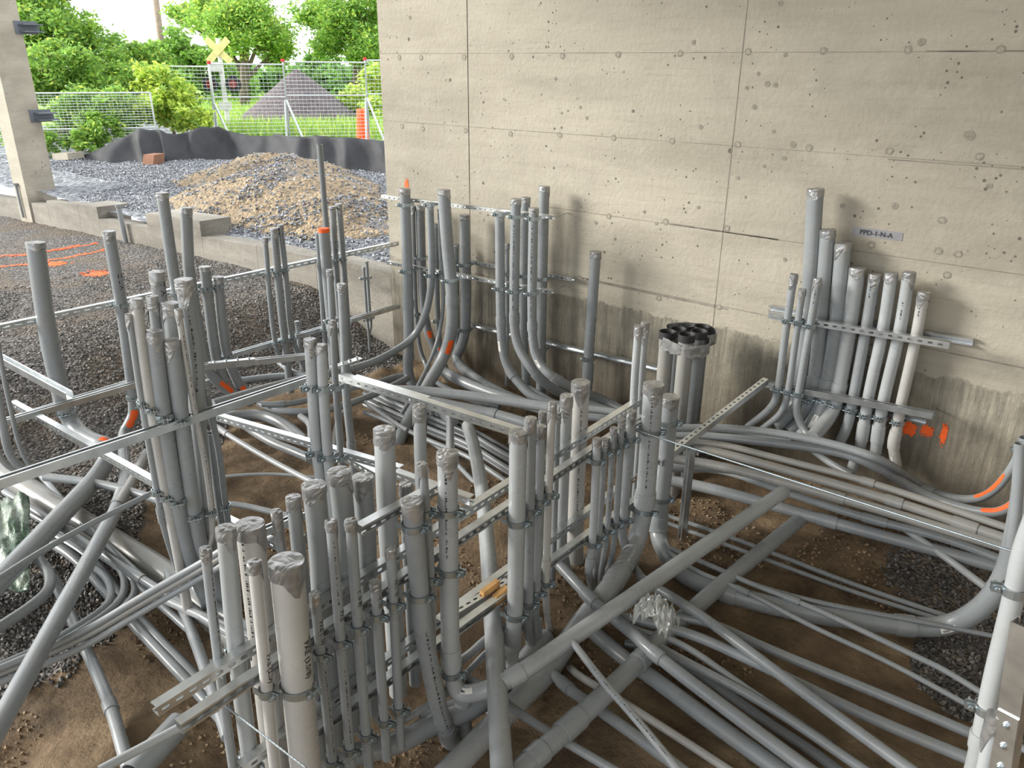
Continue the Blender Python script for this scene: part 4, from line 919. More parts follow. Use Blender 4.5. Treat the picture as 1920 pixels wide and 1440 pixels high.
Q('R5 808 533 %s;765 830;685 1180;665 1330;645 1440;Z6 1040 250;1010 340' % yb, 62, 'sixth stub of the right wall group', cl=[('R5', 672, 1268)], cp=[(('R5', 662, 1310), ('R5', 650, 1400))], pr=[(('R5', 775, 590), ('R5', 765, 660), -.5)], mat_='pvc_pale')
Q('R5 900 530 %s;850 850;765 1190;745 1320;Z6 1150 130;1135 250' % yb, 64, 'seventh stub of the right wall group, pale blue-grey', cl=[('R5', 752, 1280)], cp=[(('R5', 740, 1320), ('R5', 725, 1410))], pr=[(('R5', 862, 650), ('R5', 845, 760), -.4)], mat_='pvc_pale')
Q('R5 976 632 %s;930 900;850 1240;Z6 1250 120;1225 210;1245 320' % yb, 58, 'last and shortest stub of the right wall group, warm grey', cl=[('R5', 842, 1302)], cp=[(('R5', 832, 1350), ('R5', 822, 1440))], pr=[(('R5', 955, 700), ('R5', 945, 750), -.4)], mat_='pvc_beige', st=[(('Z6', 1215, 270), ('Z6', 1220, 305), -.8)])
ys = 'Y4.88'
Q('R5 302 540 %s;265 780;220 1140;190 1230;60 1330' % ys, 40, 'left one of three thin stubs before the right wall group', cl=[('R5', 265, 775), ('R5', 219, 1136)], lim=.3)
Q('R5 345 618 %s;320 800;273 1150;240 1260;130 1345' % ys, 36, 'middle shortest one of three thin stubs before the right wall group', cl=[('R5', 325, 785), ('R5', 272, 1148)])
Q('R5 426 562 %s;388 800;325 1150;310 1260;360 1360;420 1420 Z' % ys, 42, 'right one of three thin stubs before the right wall group', cl=[('R5', 385, 803), ('R5', 323, 1158)], pr=[(('R5', 405, 610), ('R5', 395, 690), -.3)])
# ================================================================== RUNS, big bundle on the right
def G(spec, w, label, **k): k.setdefault('cap', None); return C(spec, w, label, **k)
GB = 'big conduit bundle by the wall'
G('Z4 1080 370 G6;Z6 400 120;700 160;950 215;1180 290;1330 400 Y5.08;1450 470 Y5.05;1640 508 Y4.95;1760 460 Y4.9;1870 320;1925 180', 55, 'topmost bundle conduit, curving up orange at the far right', mat_='pvc', group=GB, paint=[(('Z6', 1680, 500), ('Z6', 1850, 380), .6, .55)], lim=.6, cp=[(('Z6', 1380, 430), ('Z6', 1450, 470))])
G('Z4 1070 420 G5;Z6 300 165;900 235;1100 300;1400 480 Y4.98;1650 565 Y4.85;1800 570 Y4.8;1900 500;1960 330', 60, 'second bundle conduit under the topmost, ending in the lower orange bend', mat_='pvc', group=GB, paint=[(('Z6', 1700, 580), ('Z6', 1910, 500), .5, .6)], lim=.6)
G('Z4 1060 470 G5;Z6 280 192;700 302;1090 400;1880 665', 44, 'slim dusty conduit along the back of the big bundle', mat_='pvc_dusty', group=GB, cp=[(('Z6', 1060, 395), ('Z6', 1130, 415))])
G('Z4 1050 500 G4.5;Z6 200 215;1200 495;1880 725', 58, 'dusty bundle conduit with two couplings', mat_='pvc_dusty', group=GB, cp=[(('Z6', 1190, 490), ('Z6', 1280, 520)), (('Z6', 1540, 610), ('Z6', 1680, 650))])
G('Z4 1050 570 G4;Z6 300 315;900 475;1880 770', 64, 'bundle conduit crossed by the thin rod, with a long coupling', mat_='pvc_dusty', group=GB, cp=[(('Z6', 850, 460), ('Z6', 970, 500))])
G('Z4 1040 620 G2;Z6 350 345;600 440;1050 590;1500 700;1860 840', 50, 'shaded conduit low in the big bundle', mat_='pvc', group=GB, cp=[(('Z6', 1060, 590), ('Z6', 1190, 630))])
G('Z4 1030 720 G1;Z6 150 415;400 475;850 605;1800 860;1900 890', 74, 'thick front conduit of the big bundle', mat_='pvc', group=GB, cp=[(('Z6', 830, 600), ('Z6', 930, 630))])
G('Z4 1030 640 G3;Z6 350 330;560 380;700 440', 60, 'curved conduit bulging left under the big bundle', group=GB)
G('Z6 790 230 G3;900 310;1010 370', 36, 'thin conduit slipping behind the big bundle below the wall stubs', group=GB)
G('Z6 1270 640 G2;1500 800 G1;1765 1000', 38, 'thin pale conduit slanting steeply down from the big bundle', mat_='pvc_pale', group='thin conduits on the sand at right')
G('Z4 1020 950 G0;Z6 500 745;1000 945;1580 1140', 30, 'upper one of two parallel thin conduits on the sand at right', group='thin conduits on the sand at right')
G('Z4 1020 1000 G0;Z6 500 795;1000 985;1540 1155', 28, 'lower one of two parallel thin conduits on the sand at right', group='thin conduits on the sand at right')
G('Z4 1060 1180 G1;Z6 300 865;450 935;700 1030;900 1115;1380 1345;1500 1400;Z7 1900 860', 34, 'slim printed conduit with a socket crossing the loop conduit', group='thin conduits on the sand at right', cp=[(('Z6', 650, 1015), ('Z6', 730, 1045))], pr=[(('Z6', 745, 1045), ('Z6', 820, 1075), 0)], mat_='pvc')
G('Z4 1050 1200 G1;Z6 180 880;400 960;800 1175;1200 1355;Z7 1720 850;1900 940', 30, 'slim conduit on the sand left of the printed one', group='thin conduits on the sand at right', cp=[(('Z6', 400, 955), ('Z6', 470, 990))])
G('Z6 440 930 G1;600 985;900 1060;1450 1160;1800 1230', 26, 'thin dark conduit lying along the loop conduit', group='thin conduits on the sand at right', mat_='pvc_dark')
# second diagonal beam-like conduit under the bundle
G('Z6 745 595 G.5;350 920;-20 1245;Z5 1600 700 G.8;1200 1080;850 1390;600 1600', 75, 'long diagonal conduit below the elbow one, running from the bundle to the bottom', mat_='pvc', cp=[(('Z5', 1640, 660), ('Z5', 1560, 740)), (('Z5', 1180, 1100), ('Z5', 1050, 1210)), (('Z5', 920, 1310), ('Z5', 830, 1400))], group='diagonal conduits')
GG = 'parallel conduits on the sand at lower right'
G('Z5 1550 420 G1;Z7 220 335;560 500;1100 715;1680 965;1900 1060', 62, 'uppermost of the thick conduits fanning out at lower right', group=GG, mat_='pvc')
G('Z5 1450 420 G1;Z7 130 405;500 570;1100 865;1700 1110;1900 1190', 68, 'second of the thick conduits fanning out at lower right', group=GG, mat_='pvc')
G('Z4 310 1280 G1.5;Z5 1150 190 G1.2;1300 350;1500 500 G1.4;1690 680 G1.6;Z7 400 860 G1;780 1140;900 1230', 74, 'curving conduit from behind the rack, coupled, to the lower right', group=GG, cp=[(('Z5', 1650, 650), ('Z5', 1730, 720)), (('Z5', 1200, 260), ('Z5', 1280, 340))], mat_='pvc')
G('Z5 1400 400 G1;1560 520;Z7 90 450;450 710;740 900;900 1010', 44, 'slim conduit between the fanning ones', group=GG, mat_='pvc', cp=[(('Z5', 1440, 440), ('Z5', 1510, 480))])
G('Z5 1380 400 G1;1550 530;1800 675;Z7 560 790;1050 1125;1300 1290', 56, 'pale conduit with a bright top beside the coupled curving one', group=GG, mat_='pvc')
G('Z5 1230 490 G0;1500 720;Z7 -60 640;300 910;640 1150;760 1240', 100, 'broadest conduit low in the shade at lower right', group=GG, mat_='pvc')
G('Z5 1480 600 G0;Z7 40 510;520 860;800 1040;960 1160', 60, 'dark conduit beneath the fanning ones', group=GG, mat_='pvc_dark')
G('Z5 1130 590 G2.2;1350 880;1500 1040;1800 1400;1900 1530', 50, 'thin printed conduit running steeply to the bottom edge', group=GG, mat_='pvc_pale', pr=[(('Z5', 1280, 770), ('Z5', 1780, 1370), 0)])
G('Z5 690 1010 G.6;900 1160;1400 1450;1600 1570', 60, 'slim conduit from the rack foot to the bottom edge', group=GG)
G('Z7 1660 1090 G2;1980 1240', 50, 'short conduit end past the right rail', group=GG)
G('Z7 1740 640 G3;1960 800', 30, 'conduit glimpsed behind the right edge rail', group=GG)
G('Z7 1720 930 G2;1980 1060', 40, 'lower conduit glimpsed behind the right edge rail', group=GG)
# big pipes behind the rack foot
G('Z5 100 1110 G-1.2;300 1060;560 960;760 800;860 640;960 560', 130, 'thick conduit behind the front rack rising to the right', group='thick conduits at the rack foot', mat_='pvc', od=.1)
G('R6 1010 1500 G-1.2;Z5 -60 1290;200 1130;420 1060;600 940;760 760', 110, 'thick shaded conduit behind the front rack at bottom', group='thick conduits at the rack foot', mat_='pvc', od=.1)
G('Z5 200 820 G1;420 690;550 560;700 470', 60, 'short conduit seen through the lower rails', group='thick conduits at the rack foot')
G('Z5 -60 1150 G.5;250 960;420 800;560 640;800 480', 50, 'thin conduit seen through the lower rails', group='thick conduits at the rack foot')
G('Z5 360 800 G.5;540 890;700 1010', 50, 'thin conduit dropping behind the stub with the paper label', group='thick conduits at the rack foot')
G('ZD 625 905 Z-2.62;Z3 920 400;Z3 980 740;Z5 560 0;600 560;650 1440;670 1700', 56, 'conduit running toward the viewer straight down the middle', mat_='pvc_pale', od=.094, group='diagonal conduits')
G('ZD 465 840 Z-2.5;Z3 738 200;735 420;740 600', 74, 'short conduit dropping behind the round printed stub', od=.06, group='diagonal conduits', mat_='pvc')
# ================================================================== RUNS in the middle
GC = 'conduits crossing the middle of the pit'
G('Z1 330 130 G0;560 100;700 92', 52, 'taped conduit end lying on the gravel in the middle', group=GC)
G('Z1 480 290 G1;640 350;900 350;1130 290;1330 210;1540 110;R3 960 1330', 52, 'conduit curving through the middle behind the pale pair', group=GC, mat_='pvc', lim=.7)
G('Z1 500 295 G1.5;660 300;900 250;1100 190;1250 150', 42, 'slim conduit above the curving one', group=GC, cp=[(('Z1', 600, 300), ('Z1', 665, 300))])
G('ZD -100 600 G5;0 600;150 605;300 612;700 655;1300 745;1420 765', 84, 'straight conduit lying across the top of the middle', group=GC, mat_='pvc')
G('ZD 260 680 G2;420 720;880 810;1130 890;1300 930', 90, 'coupled conduit under the straight one', group=GC, mat_='pvc', cp=[(('ZD', 810, 790), ('ZD', 880, 815))])
G('ZD 380 420 G2;600 540;900 655;1120 720;1330 780', 88, 'conduit coming from the left wall stubs, front one', group=GC, mat_='pvc')
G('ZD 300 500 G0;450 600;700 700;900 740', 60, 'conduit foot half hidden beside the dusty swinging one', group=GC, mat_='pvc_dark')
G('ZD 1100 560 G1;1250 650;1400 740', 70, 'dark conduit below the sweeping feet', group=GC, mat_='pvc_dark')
G('Z4 480 290 G3;700 310;900 340;Z6 60 95;200 105', 60, 'conduit passing behind the tall white stub', group=GC)
G('Z4 500 240 G4;700 260;Z4 1150 340;Z6 400 140;690 172 G4.6', 50, 'conduit lying over its neighbour behind the rack', group=GC)
for i, (y0, y1, lv) in enumerate(((690, 1040, 0), (720, 1090, .3), (760, 1140, 0), (800, 1200, .3), (835, 1245, 0), (890, 1320, .3))):
    G('ZD -260 %d G%.1f;0 %d;300 %d;640 %d;1000 %d;1180 %d' % (y0 - 150 + i * 10, lv, y0 + 0, y0 + 110 + i * 8, (y0 + y1) // 2 + 60, y1 + 95, y1 + 180), 40,
      ['first', 'second', 'third', 'fourth', 'fifth', 'last'][i] + ' from the top of the slim conduits fanned under the cross rail', group='slim conduits fanned under the cross rail', mat_='pvc' if i % 2 else 'pvc_dark')
G('Z3 560 330 G0;700 430;900 640;1010 740', 34, 'slim conduit slanting under the cross rail to the middle one', group=GC)
G('Z1 155 440 G2;250 510;500 660;750 795;880 860', 36, 'thin coupled conduit slanting down from the long rail', group=GC, mat_='pvc_pale', cp=[(('Z1', 180, 460), ('Z1', 250, 510))])
G('Z1 200 812 G1;420 792;640 792;880 815', 24, 'thinnest conduit arched across the sand in the middle', group=GC, mat_='pvc_pale', pr=[(('Z1', 380, 800), ('Z1', 600, 797), 0)])
G('Z1 240 1000 G.5;400 1020;560 1060;700 1090', 44, 'conduit on the sand beside the low cross rail', group=GC, mat_='pvc')
G('Z1 380 450 G0;560 565;700 620;840 680', 62, 'dusty conduit sunk in the sand under the lower cross rail', group=GC, mat_='pvc')
G('Z1 -100 520 G0;120 420;300 380;500 370;640 420;800 560', 90, 'fat shaded conduit behind the long rail', group=GC, mat_='pvc_dark')
G('Z1 770 380 G1;840 430;845 520;850 700', 46, 'conduit curling down behind the pale pair', group=GC, mat_='pvc')
G('Z1 1080 350 G0;1020 450;1010 600', 36, 'dusty conduit end behind the pale pair', group=GC, mat_='pvc_dusty')
G('Z1 1230 280 G1;1430 420;1530 480', 30, 'thin dark conduit under the cross rail', group=GC, mat_='pvc_dark')
G('R3 780 1370 G0;900 1330;970 1320', 52, 'conduit end on the brown soil at the wall corner', group=GC, mat_='pvc_dark')
G('Z1 620 0 G2;700 60;760 80;830 90', 40, 'curling conduit behind the splice-plated rail', group=GC)
# ================================================================== RUNS lower left
GA = 'conduits on the ground at lower left'
G('R6 -60 150 G0;0 190;500 500;730 640;900 790;1060 960', 88, 'thick beige dusty conduit running diagonally at lower left', group=GA, mat_='pvc_dusty')
G('R6 20 275 G1.5;300 450;600 645;960 865;1100 950', 30, 'slim conduit on top of the beige one', group=GA, mat_='pvc', cp=[(('R6', 540, 610), ('R6', 600, 650))])
G('R6 190 212 G2;400 235;560 275;720 325', 36, 'conduit bending right from the upper left', group=GA, mat_='pvc')
G('R6 60 330 G1;260 440;460 560;800 860', 26, 'thin conduit beside the beige one, upper', group=GA, mat_='pvc')
G('R6 170 200 G1;300 360;470 520;620 660;720 740;960 870', 28, 'thin conduit sliding under the diagonal ones', group=GA, mat_='pvc')
G('R6 658 272 Z-2.15;350 425;150 540;-20 650', 26, 'thin brace conduit rising from the cluster foot to the left edge', group=GA, mat_='pvc', od=.03)
G('R6 1000 480 Z-2.1;850 575 Z-2.25;600 715 Z-2.4;350 870 Z-2.55;0 1020;-60 1040', 30, 'upper one of three parallel thin conduits sweeping left', group=GA, mat_='pvc', lim=.8)
G('R6 1000 510 Z-2.14;855 600 Z-2.28;600 745 Z-2.44;350 900 Z-2.58;0 1045;-60 1070', 28, 'middle one of three parallel thin conduits sweeping left', group=GA, mat_='pvc_dusty', lim=.8)
G('R6 1010 540 Z-2.16;870 625 Z-2.32;600 780 Z-2.48;350 935 Z-2.6;0 1080;-60 1100', 30, 'lower one of three parallel thin conduits sweeping left', group=GA, mat_='pvc', lim=.8)
G('R6 380 580 G1;460 640;475 730;400 800;200 920;0 1010;-60 1030', 30, 'left hairpin bend of slim conduit', group=GA, mat_='pvc')
G('R6 480 560 G1;530 640;520 720;440 800;200 945', 30, 'middle hairpin bend of slim conduit', group=GA, mat_='pvc')
G('R6 560 640 G1;575 700;520 770;350 880', 30, 'right hairpin bend of slim conduit', group=GA, mat_='pvc')
G('R6 150 545 G1;215 620;210 690;130 760;0 845;-60 880', 42, 'thick hairpin bend at the left edge on the dark gravel', group=GA, mat_='pvc')
G('R6 225 640 G0;290 780;370 950;470 1180;530 1400;560 1500', 42, 'coupled conduit running down the sand at lower left', group=GA, mat_='pvc', cp=[(('R6', 460, 1160), ('R6', 480, 1200))])
G('R6 200 480 G0;330 560;560 830;800 1080;950 1250', 38, 'left one of two conduits slipping behind the front rails', group=GA, mat_='pvc')
G('R6 220 450 G0;400 560;590 815;830 1060;960 1200', 36, 'right one of two conduits slipping behind the front rails', group=GA, mat_='pvc')
G('R6 420 1450 Z-2.3;700 1300;960 1160', 34, 'thin rising conduit beside the rail ends at the bottom', group=GA, mat_='pvc_pale', od=.034)
G('R6 560 1470 G0;650 1370;760 1250', 150, 'very thick conduit at the bottom edge behind the rail ends', group=GA, mat_='pvc', od=.115)
G('R6 700 600 G1;760 740;860 1000;960 1310', 40, 'conduit falling steeply behind the far-left stubs', group=GA, mat_='pvc')
G('R6 700 730 G1.5;900 820;1080 900', 38, 'conduit running right behind the far-left stubs', group=GA, mat_='pvc_pale')
G('R6 760 600 G1;900 760;1000 830;1100 900', 60, 'shadowed thick conduit behind the far-left stubs', group=GA, mat_='pvc')
G('R6 620 110 G2;560 230;500 330', 40, 'dusty conduit under the cross rail beside the cluster', group=GA, mat_='pvc_dusty')
# right edge risers
G('Z6 1900 200 Y3.9;1880 560;1850 760', 60, 'conduit hidden behind the right edge riser', cap=None, group='risers at the right edge')
GZ = 'risers at the right edge'
C('A 1945 960 Y2.6;ZC 540 330;ZC 500 560;ZC 400 950;ZC 330 1290;ZC 290 1480;v -2.8', 19, 'pale conduit riser at the right edge beside the bolted rail', cap=None, name='conduit_riser', group=GZ, mat_='pvc_pale', cl=[('ZC', 520, 520), ('ZC', 360, 1130)], side=Vector((-1, -.3, 0)), od=.062, cp=[(('ZC', 335, 1260), ('ZC', 320, 1330))])
C('ZC 405 1165 Y2.3;370 1320;340 1480;v -2.8', 60, 'short taped stub at the bottom right corner', group=GZ, mat_='pvc_pale', od=.042, lt=.12)
C('A 1925 820 Y4.6;ZC 560 -40;ZC 540 90;510 180', 26, 'grey riser with a dark clamp at the right edge by the wall', cap=None, name='conduit_riser', group=GZ, cl=[('Z6', 1905, 235)], side=Vector((-1, -.3, 0)))
# ================================================================== LOOSE STONES, FILM, SHEET
def stones(name, label, n, fn, size, material, seed, cat='stones'):
    r = random.Random(seed); mb = MB(); k = 0
    while k < n:
        q = fn(r)
        if q is None: continue
        x, y, z = q; s = size * r.uniform(.5, 1.5); k += 1
        rot = Matrix.Rotation(r.random() * 6.3, 3, 'Z') @ Matrix.Rotation(r.random() * 3, 3, 'X')
        pts = [Vector(p) * s for p in ((.9, 0, 0), (-.9, .1, 0), (0, .85, .1), (.1, -.85, 0), (0, .1, .75), (0, 0, -.7))]
        pts = [rot @ Vector((p.x * r.uniform(.7, 1.2), p.y * r.uniform(.7, 1.2), p.z)) + Vector((x, y, z + s * .15)) for p in pts]
        m_ = len(mb.v); mb.v += [tuple(p) for p in pts]
        for f in ((0, 2, 4), (2, 1, 4), (1, 3, 4), (3, 0, 4), (2, 0, 5), (1, 2, 5), (3, 1, 5), (0, 3, 5)): mb.f.append(tuple(m_ + i for i in f)); mb.mi.append(r.randrange(3))
    o = mb.build(name, material); tag(o, label, cat); o['kind'] = 'stuff'; return o
SM = [simple('stone_dark', (.06, .057, .055), .75, 0, .3, 9), simple('stone_mid', (.15, .14, .13), .75, 0, .3, 9), simple('stone_light', (.30, .29, .27), .7, 0, .3, 9)]
YM = [simple('chip_dark', (.07, .075, .085), .6, 0, .3, 4), simple('chip_mid', (.16, .17, .19), .55, 0, .3, 4), simple('chip_light', (.34, .355, .38), .5, 0, .3, 4)]
def near_g(r):
    x = r.uniform(-10, -3.9); y = r.uniform(.2, 5.1)
    if zone(x, y) > .45: return None
    if r.random() > (x + 12) / 7.5: return None
    if noise.noise(Vector((x * .8, y * .8, 3))) > .05 and x < -5.6 and r.random() < .75: return None
    return x, y, gz(x, y)
stones('gravel_chips', 'dark gravel chips strewn over the ground on the left', 30000, near_g, .014, SM, 5)
def patch_g(r):
    cx_, cy_, rr = r.choice(((-.35, 4.65, .55), (-.1, 3.95, .4), (-4.15, 1.2, .55))); a = r.random() * 6.3; q = rr * math.sqrt(r.random()); x, y = cx_ + q * math.cos(a), cy_ + q * math.sin(a)
    return (x, y, gz(x, y)) if zone(x, y) < .7 else None
stones('gravel_chips', 'black gravel chips in the patches beside the sand', 4500, patch_g, .016, SM[:2] + SM[:1], 6)
def sand_g(r):
    x = r.uniform(-5, .3); y = r.uniform(.5, 5.0)
    return (x, y, gz(x, y)) if zone(x, y) > .8 and noise.noise(Vector((x * 1.5, y * 1.5, 4))) > .12 else None
clod = [M['heap']] * 3
CL = [simple('clod_a', (.13, .085, .05), .95), simple('clod_b', (.22, .15, .09), .95), simple('clod_c', (.34, .25, .16), .95)]
stones('soil_clods', 'small soil clods scattered over the sand', 5000, sand_g, .012, CL, 8, 'soil clods')
def yard_g(r):
    x = r.uniform(-19, -5.5); y = r.uniform(5.6, 11)
    if y > 5.6 + (x + 20) * .6 + 2: return None
    if x < -14.4 and y < 6.6: return None
    h_ = heapz(x, y)
    if h_ > -2.06 and noise.noise(Vector((x * 1.2, y * 1.2, 8))) < .12 and r.random() < .85: return None
    return x, y, max(yz(x, y), h_)
def heapz(x, y):
    z = -9
    for (cx_, cy_, rx, ry, h) in ((-10.6, 7.3, 2.6, 1.6, .62), (-12.6, 8.4, 2.4, 1.7, .60), (-9.3, 6.9, 1.7, 1.1, .42), (-9.4, 10.3, 1.4, 1.0, .55), (-8.2, 8.7, .9, .7, .2)):
        d = math.hypot((x - cx_) / rx, (y - cy_) / ry)
        if d < 1: z = max(z, -2.1 + h * (1 - d ** 1.4) + .07 * noise.noise(Vector((x * 2, y * 2, 1))) + .03 * noise.noise(Vector((x * 7, y * 7, 1))))
    return z
stones('crushed_stone', 'loose blue-grey crushed stone over the yard', 26000, yard_g, .024, YM, 9)
def heap(name, label, x0, x1, y0, y1, fn, material, dx=.06):
    nx, ny = int((x1 - x0) / dx), int((y1 - y0) / dx); idx = {}; mb = MB()
    def V(i, j):
        if (i, j) not in idx:
            x, y = x0 + i * dx, y0 + j * dx; idx[(i, j)] = len(mb.v); mb.v.append((x, y, max(fn(x, y), -2.25)))
        return idx[(i, j)]
    for i in range(nx):
        for j in range(ny):
            if fn(x0 + i * dx, y0 + j * dx) > -2.24 or fn(x0 + (i + 1) * dx, y0 + (j + 1) * dx) > -2.24:
                mb.f.append((V(i, j), V(i + 1, j), V(i + 1, j + 1), V(i, j + 1))); mb.mi.append(0)
    o = mb.build(name, material, None, Vector((x0, y0, -2.1)), True); return tag(o, label, 'soil heap' if 'soil' in name else 'stone heap')
def hz1(x, y): return heapz(x, y) if not (x > -10.5 and y > 9.2) else -9
def hz2(x, y): return heapz(x, y) if (x > -10.5 and y > 9.2) else -9
heap('soil_heap', 'wide brown sandy soil heap mixed with stone in the yard', -16, -6.5, 5.45, 12, hz1, M['heap'])
heap('soil_heap', 'small sandy heap by the black fabric at the wall edge', -11.6, -7.5, 9.2, 12, hz2, M['heap'])
def hz3(x, y):
    d = math.hypot(x + 25.3, (y - 18.2)) / 2.5
    return -2.1 + 1.95 * max(0, 1 - d) + .05 * noise.noise(Vector((x * 2, y * 2, 1))) - (.3 if d > 1 else 0)
heap('dark_stone_heap', 'dark conical stone heap beyond the wire fence', -29, -21.5, 14.5, 22, hz3, M['darkheap'], .1)
# black fabric silt fence
bot = [(110, 300), (200, 302), (300, 304), (420, 298), (500, 303), (560, 314), (640, 320), (735, 324)]
top = {0: (110, 299), 1: (170, 286), 2: (262, 240), 3: (300, 243), 4: (330, 252), 5: (378, 237), 6: (410, 237), 7: (440, 248), 8: (500, 255), 9: (515, 250), 10: (560, 256), 11: (592, 253), 12: (654, 257), 13: (735, 264)}
bp = [onp(p, 2, -2.02) for p in bot]
def binterp(px_):
    for (a, pa_), (b, pb_) in zip(zip([q[0] for q in bot], bp), zip([q[0] for q in bot][1:], bp[1:])):
        if a <= px_ <= b: return pa_.lerp(pb_, (px_ - a) / (b - a))
    return bp[-1]
mb = MB(); cols = 150; rows = 12; tx = [v_[0] for v_ in top.values()]; ty = [v_[1] for v_ in top.values()]
for i in range(cols + 1):
    px_ = 110 + 625 * i / cols; B = binterp(px_) + Vector((0, 0, -.06))
    for a in range(len(tx) - 1):
        if tx[a] <= px_ <= tx[a + 1]: u = (px_ - tx[a]) / (tx[a + 1] - tx[a]); py_ = ty[a] + (ty[a + 1] - ty[a]) * u + 7 * (abs(u - .5) * -2 + 1) * .35; break
    r_ = ray((px_, py_)); n = Vector((-.5, .87, 0)); t = (B + n * .35).dot(n) / r_.dot(n); T_ = r_ * t
    for j in range(rows + 1):
        v_ = j / rows; p = B.lerp(T_, v_); f = .11 * math.sin(px_ * .09 + 2.2 * math.sin(px_ * .021) + v_ * 1.3) * (.25 + v_ * (1 - v_) * 3) + .05 * noise.noise(Vector((px_ * .05, v_ * 2, 0)))
        mb.v.append(tuple(p + n * f))
for i in range(cols):
    for j in range(rows): q = i * (rows + 1) + j; mb.f.append((q, q + rows + 1, q + rows + 2, q + 1)); mb.mi.append(0)
o = mb.build('silt_fence', M['silt'], None, bp[0], True); tag(o, 'black fabric silt fence sagging along the far side of the yard', 'silt fence')
so = o.modifiers.new('thick', 'SOLIDIFY'); so.thickness = .012
# brick and slab
m2 = MB(); c = onp((288, 298), 2, -1.93); m2.box(c, Vector((.13, .05, 0)), Vector((-.06, .15, 0)), Vector((0, .03, .10))); tag(m2.build('brick', M['redbrick'], None, c), 'brown brick lying against the black fabric', 'brick')
m2 = MB(); c = onp((128, 292), 2, -1.95); m2.box(c, Vector((.28, .05, .02)), Vector((-.06, .2, 0)), Vector((0, 0, .07))); tag(m2.build('concrete_slab', M['concrete'], None, c), 'pale broken slab by the end of the black fabric', 'slab')
# wire fence panels
def panel(a, b, ztop, zbot, label, group='wire fence panels', dense=.10, rows_=22, mid=(.62,), cap=True):
    root = bpy.data.objects.new('wire_fence', None); COL.objects.link(root); TOP.append(root); root.location = a; tag(root, label, 'fence panel', group)
    T = (b - a); L_ = T.length; T = T / L_; a0 = Vector((0, 0, 0))
    fr_ = MB(); r = .022
    for u in (0, L_): fr_.rod(T * u + Vector((0, 0, zbot)), T * u + Vector((0, 0, ztop)), r, 8)
    for z in [ztop, zbot + .12] + [zbot + (ztop - zbot) * q for q in mid]: fr_.rod(Vector((0, 0, z)), T * L_ + Vector((0, 0, z)), r * .8, 6)
    fr_.build('frame', M['fence'], root)
    w = MB(); n = int(L_ / dense)
    for i in range(1, n):
        u = L_ * i / n; w.rod(T * u + Vector((0, 0, zbot + .1)), T * u + Vector((0, 0, ztop)), .0026, 3)
    for i in range(1, rows_): z = zbot + .12 + (ztop - zbot - .12) * i / rows_; w.rod(Vector((0, 0, z)), T * L_ + Vector((0, 0, z)), .005, 3)
    w.build('wire_mesh', M['fence'], root)
    if cap:
        c_ = MB(); c_.rod(Vector((0, 0, ztop)), Vector((0, 0, ztop + .07)), .045, 8); c_.build('post_cap', M['red'], root)['label'] = 'red plastic post cap'
    return root
def fpt(px_, py_, D): p = ray((px_, py_)) * D; return p
D0 = 19.5
def vert(pxa, pya, pyb, D): t = fpt(pxa, pya, D); Z0 = t.z; s = onp((pxa, pyb), 0, t.x); return Vector((t.x, t.y, 0)), t.z
fx = [(392, 120, 19.2), (530, 116, 19.6), (684, 113, 20), (850, 110, 20.5)]
ps = [vert(x, y, 250, D)for x, y, D in fx]
fz = -2.05
panel(ps[0][0], ps[1][0], ps[0][1], fz, 'tall wire fence panel in front of the crossing sign')
panel(ps[1][0] , ps[2][0], ps[1][1], fz, 'tall wire fence panel in front of the dark stone heap')
panel(ps[2][0], ps[3][0], ps[2][1], fz, 'tall wire fence panel cut off by the wall edge')
v0 = vert(272, 124, 240, 19.5); panel(v0[0], ps[0][0] - Vector((.05, 0, 0)), v0[1], fz, 'tall wire fence panel swallowed by the bushes', cap=False)
v1 = vert(280, 165, 240, 18.0); v2 = vert(-30, 180, 280, 17.0)
panel(v2[0], v1[0], v1[1] - .1, fz, 'low long wire fence panel behind the column', mid=(.45,), cap=False, dense=.08)
for (p, zt), lab in ((ps[0], 'leaning brace of the panel by the crossing sign'), (ps[1], 'leaning brace in front of the dark stone heap'), (ps[2], 'leaning brace near the wall edge')):
    m2 = MB(); q = Vector((p.x, p.y, zt - .9)); m2.rod(q, Vector((p.x + .5, p.y + .15, fz)), .028, 8); m2.rod(q + Vector((-.05, 0, 0)), Vector((p.x - .02, p.y - .1, fz)), .028, 8)
    tag(m2.build('fence_brace', M['fence'], None, Vector((p.x, p.y, fz))), lab, 'fence brace', 'fence braces')
# small white tags on the fence
# crossing sign
root = bpy.data.objects.new('crossing_sign', None); COL.objects.link(root); TOP.append(root)
cc = fpt(411, 95, 24); root.location = Vector((cc.x, cc.y, -2.05)); tag(root, 'railway crossing sign with a pale X of boards over twin lamps', 'crossing sign')
V0 = root.location.copy(); rt = R.col[0] if False else Vector((R[0][0], R[1][0], 0)).normalized(); fw = Vector((R[0][2], R[1][2], 0)).normalized()
H = cc.z - V0.z; m2 = MB(); m2.tube([Vector((0, 0, -.1)), Vector((0, 0, H + .35))], .07, 12); m2.build('post', M['white'], root)
for s in (1, -1):
    m2 = MB(); d = (rt + Vector((0, 0, s * .95))).normalized(); u = d.cross(fw); m2.box(Vector((0, 0, H)) + fw * (.09 + .02 * s), d * .47, u * .10, fw * .012)
    m2.build('sign_board', M['yellow'], root)
for s in (1, -1):
    c = Vector((0, 0, H - .95)) + rt * s * .36 + fw * .1
    m2 = MB(); m2.tube([c, c + fw * .06], .24, 24); h_ = m2.build('lamp_shield', M['black'], root)
    m2 = MB(); m2.tube([c + fw * .06 , c + fw * .09], .12, 20); m2.build('lens', simple('dark_red_lens%d' % s, (.20, .02, .02), .2), h_)
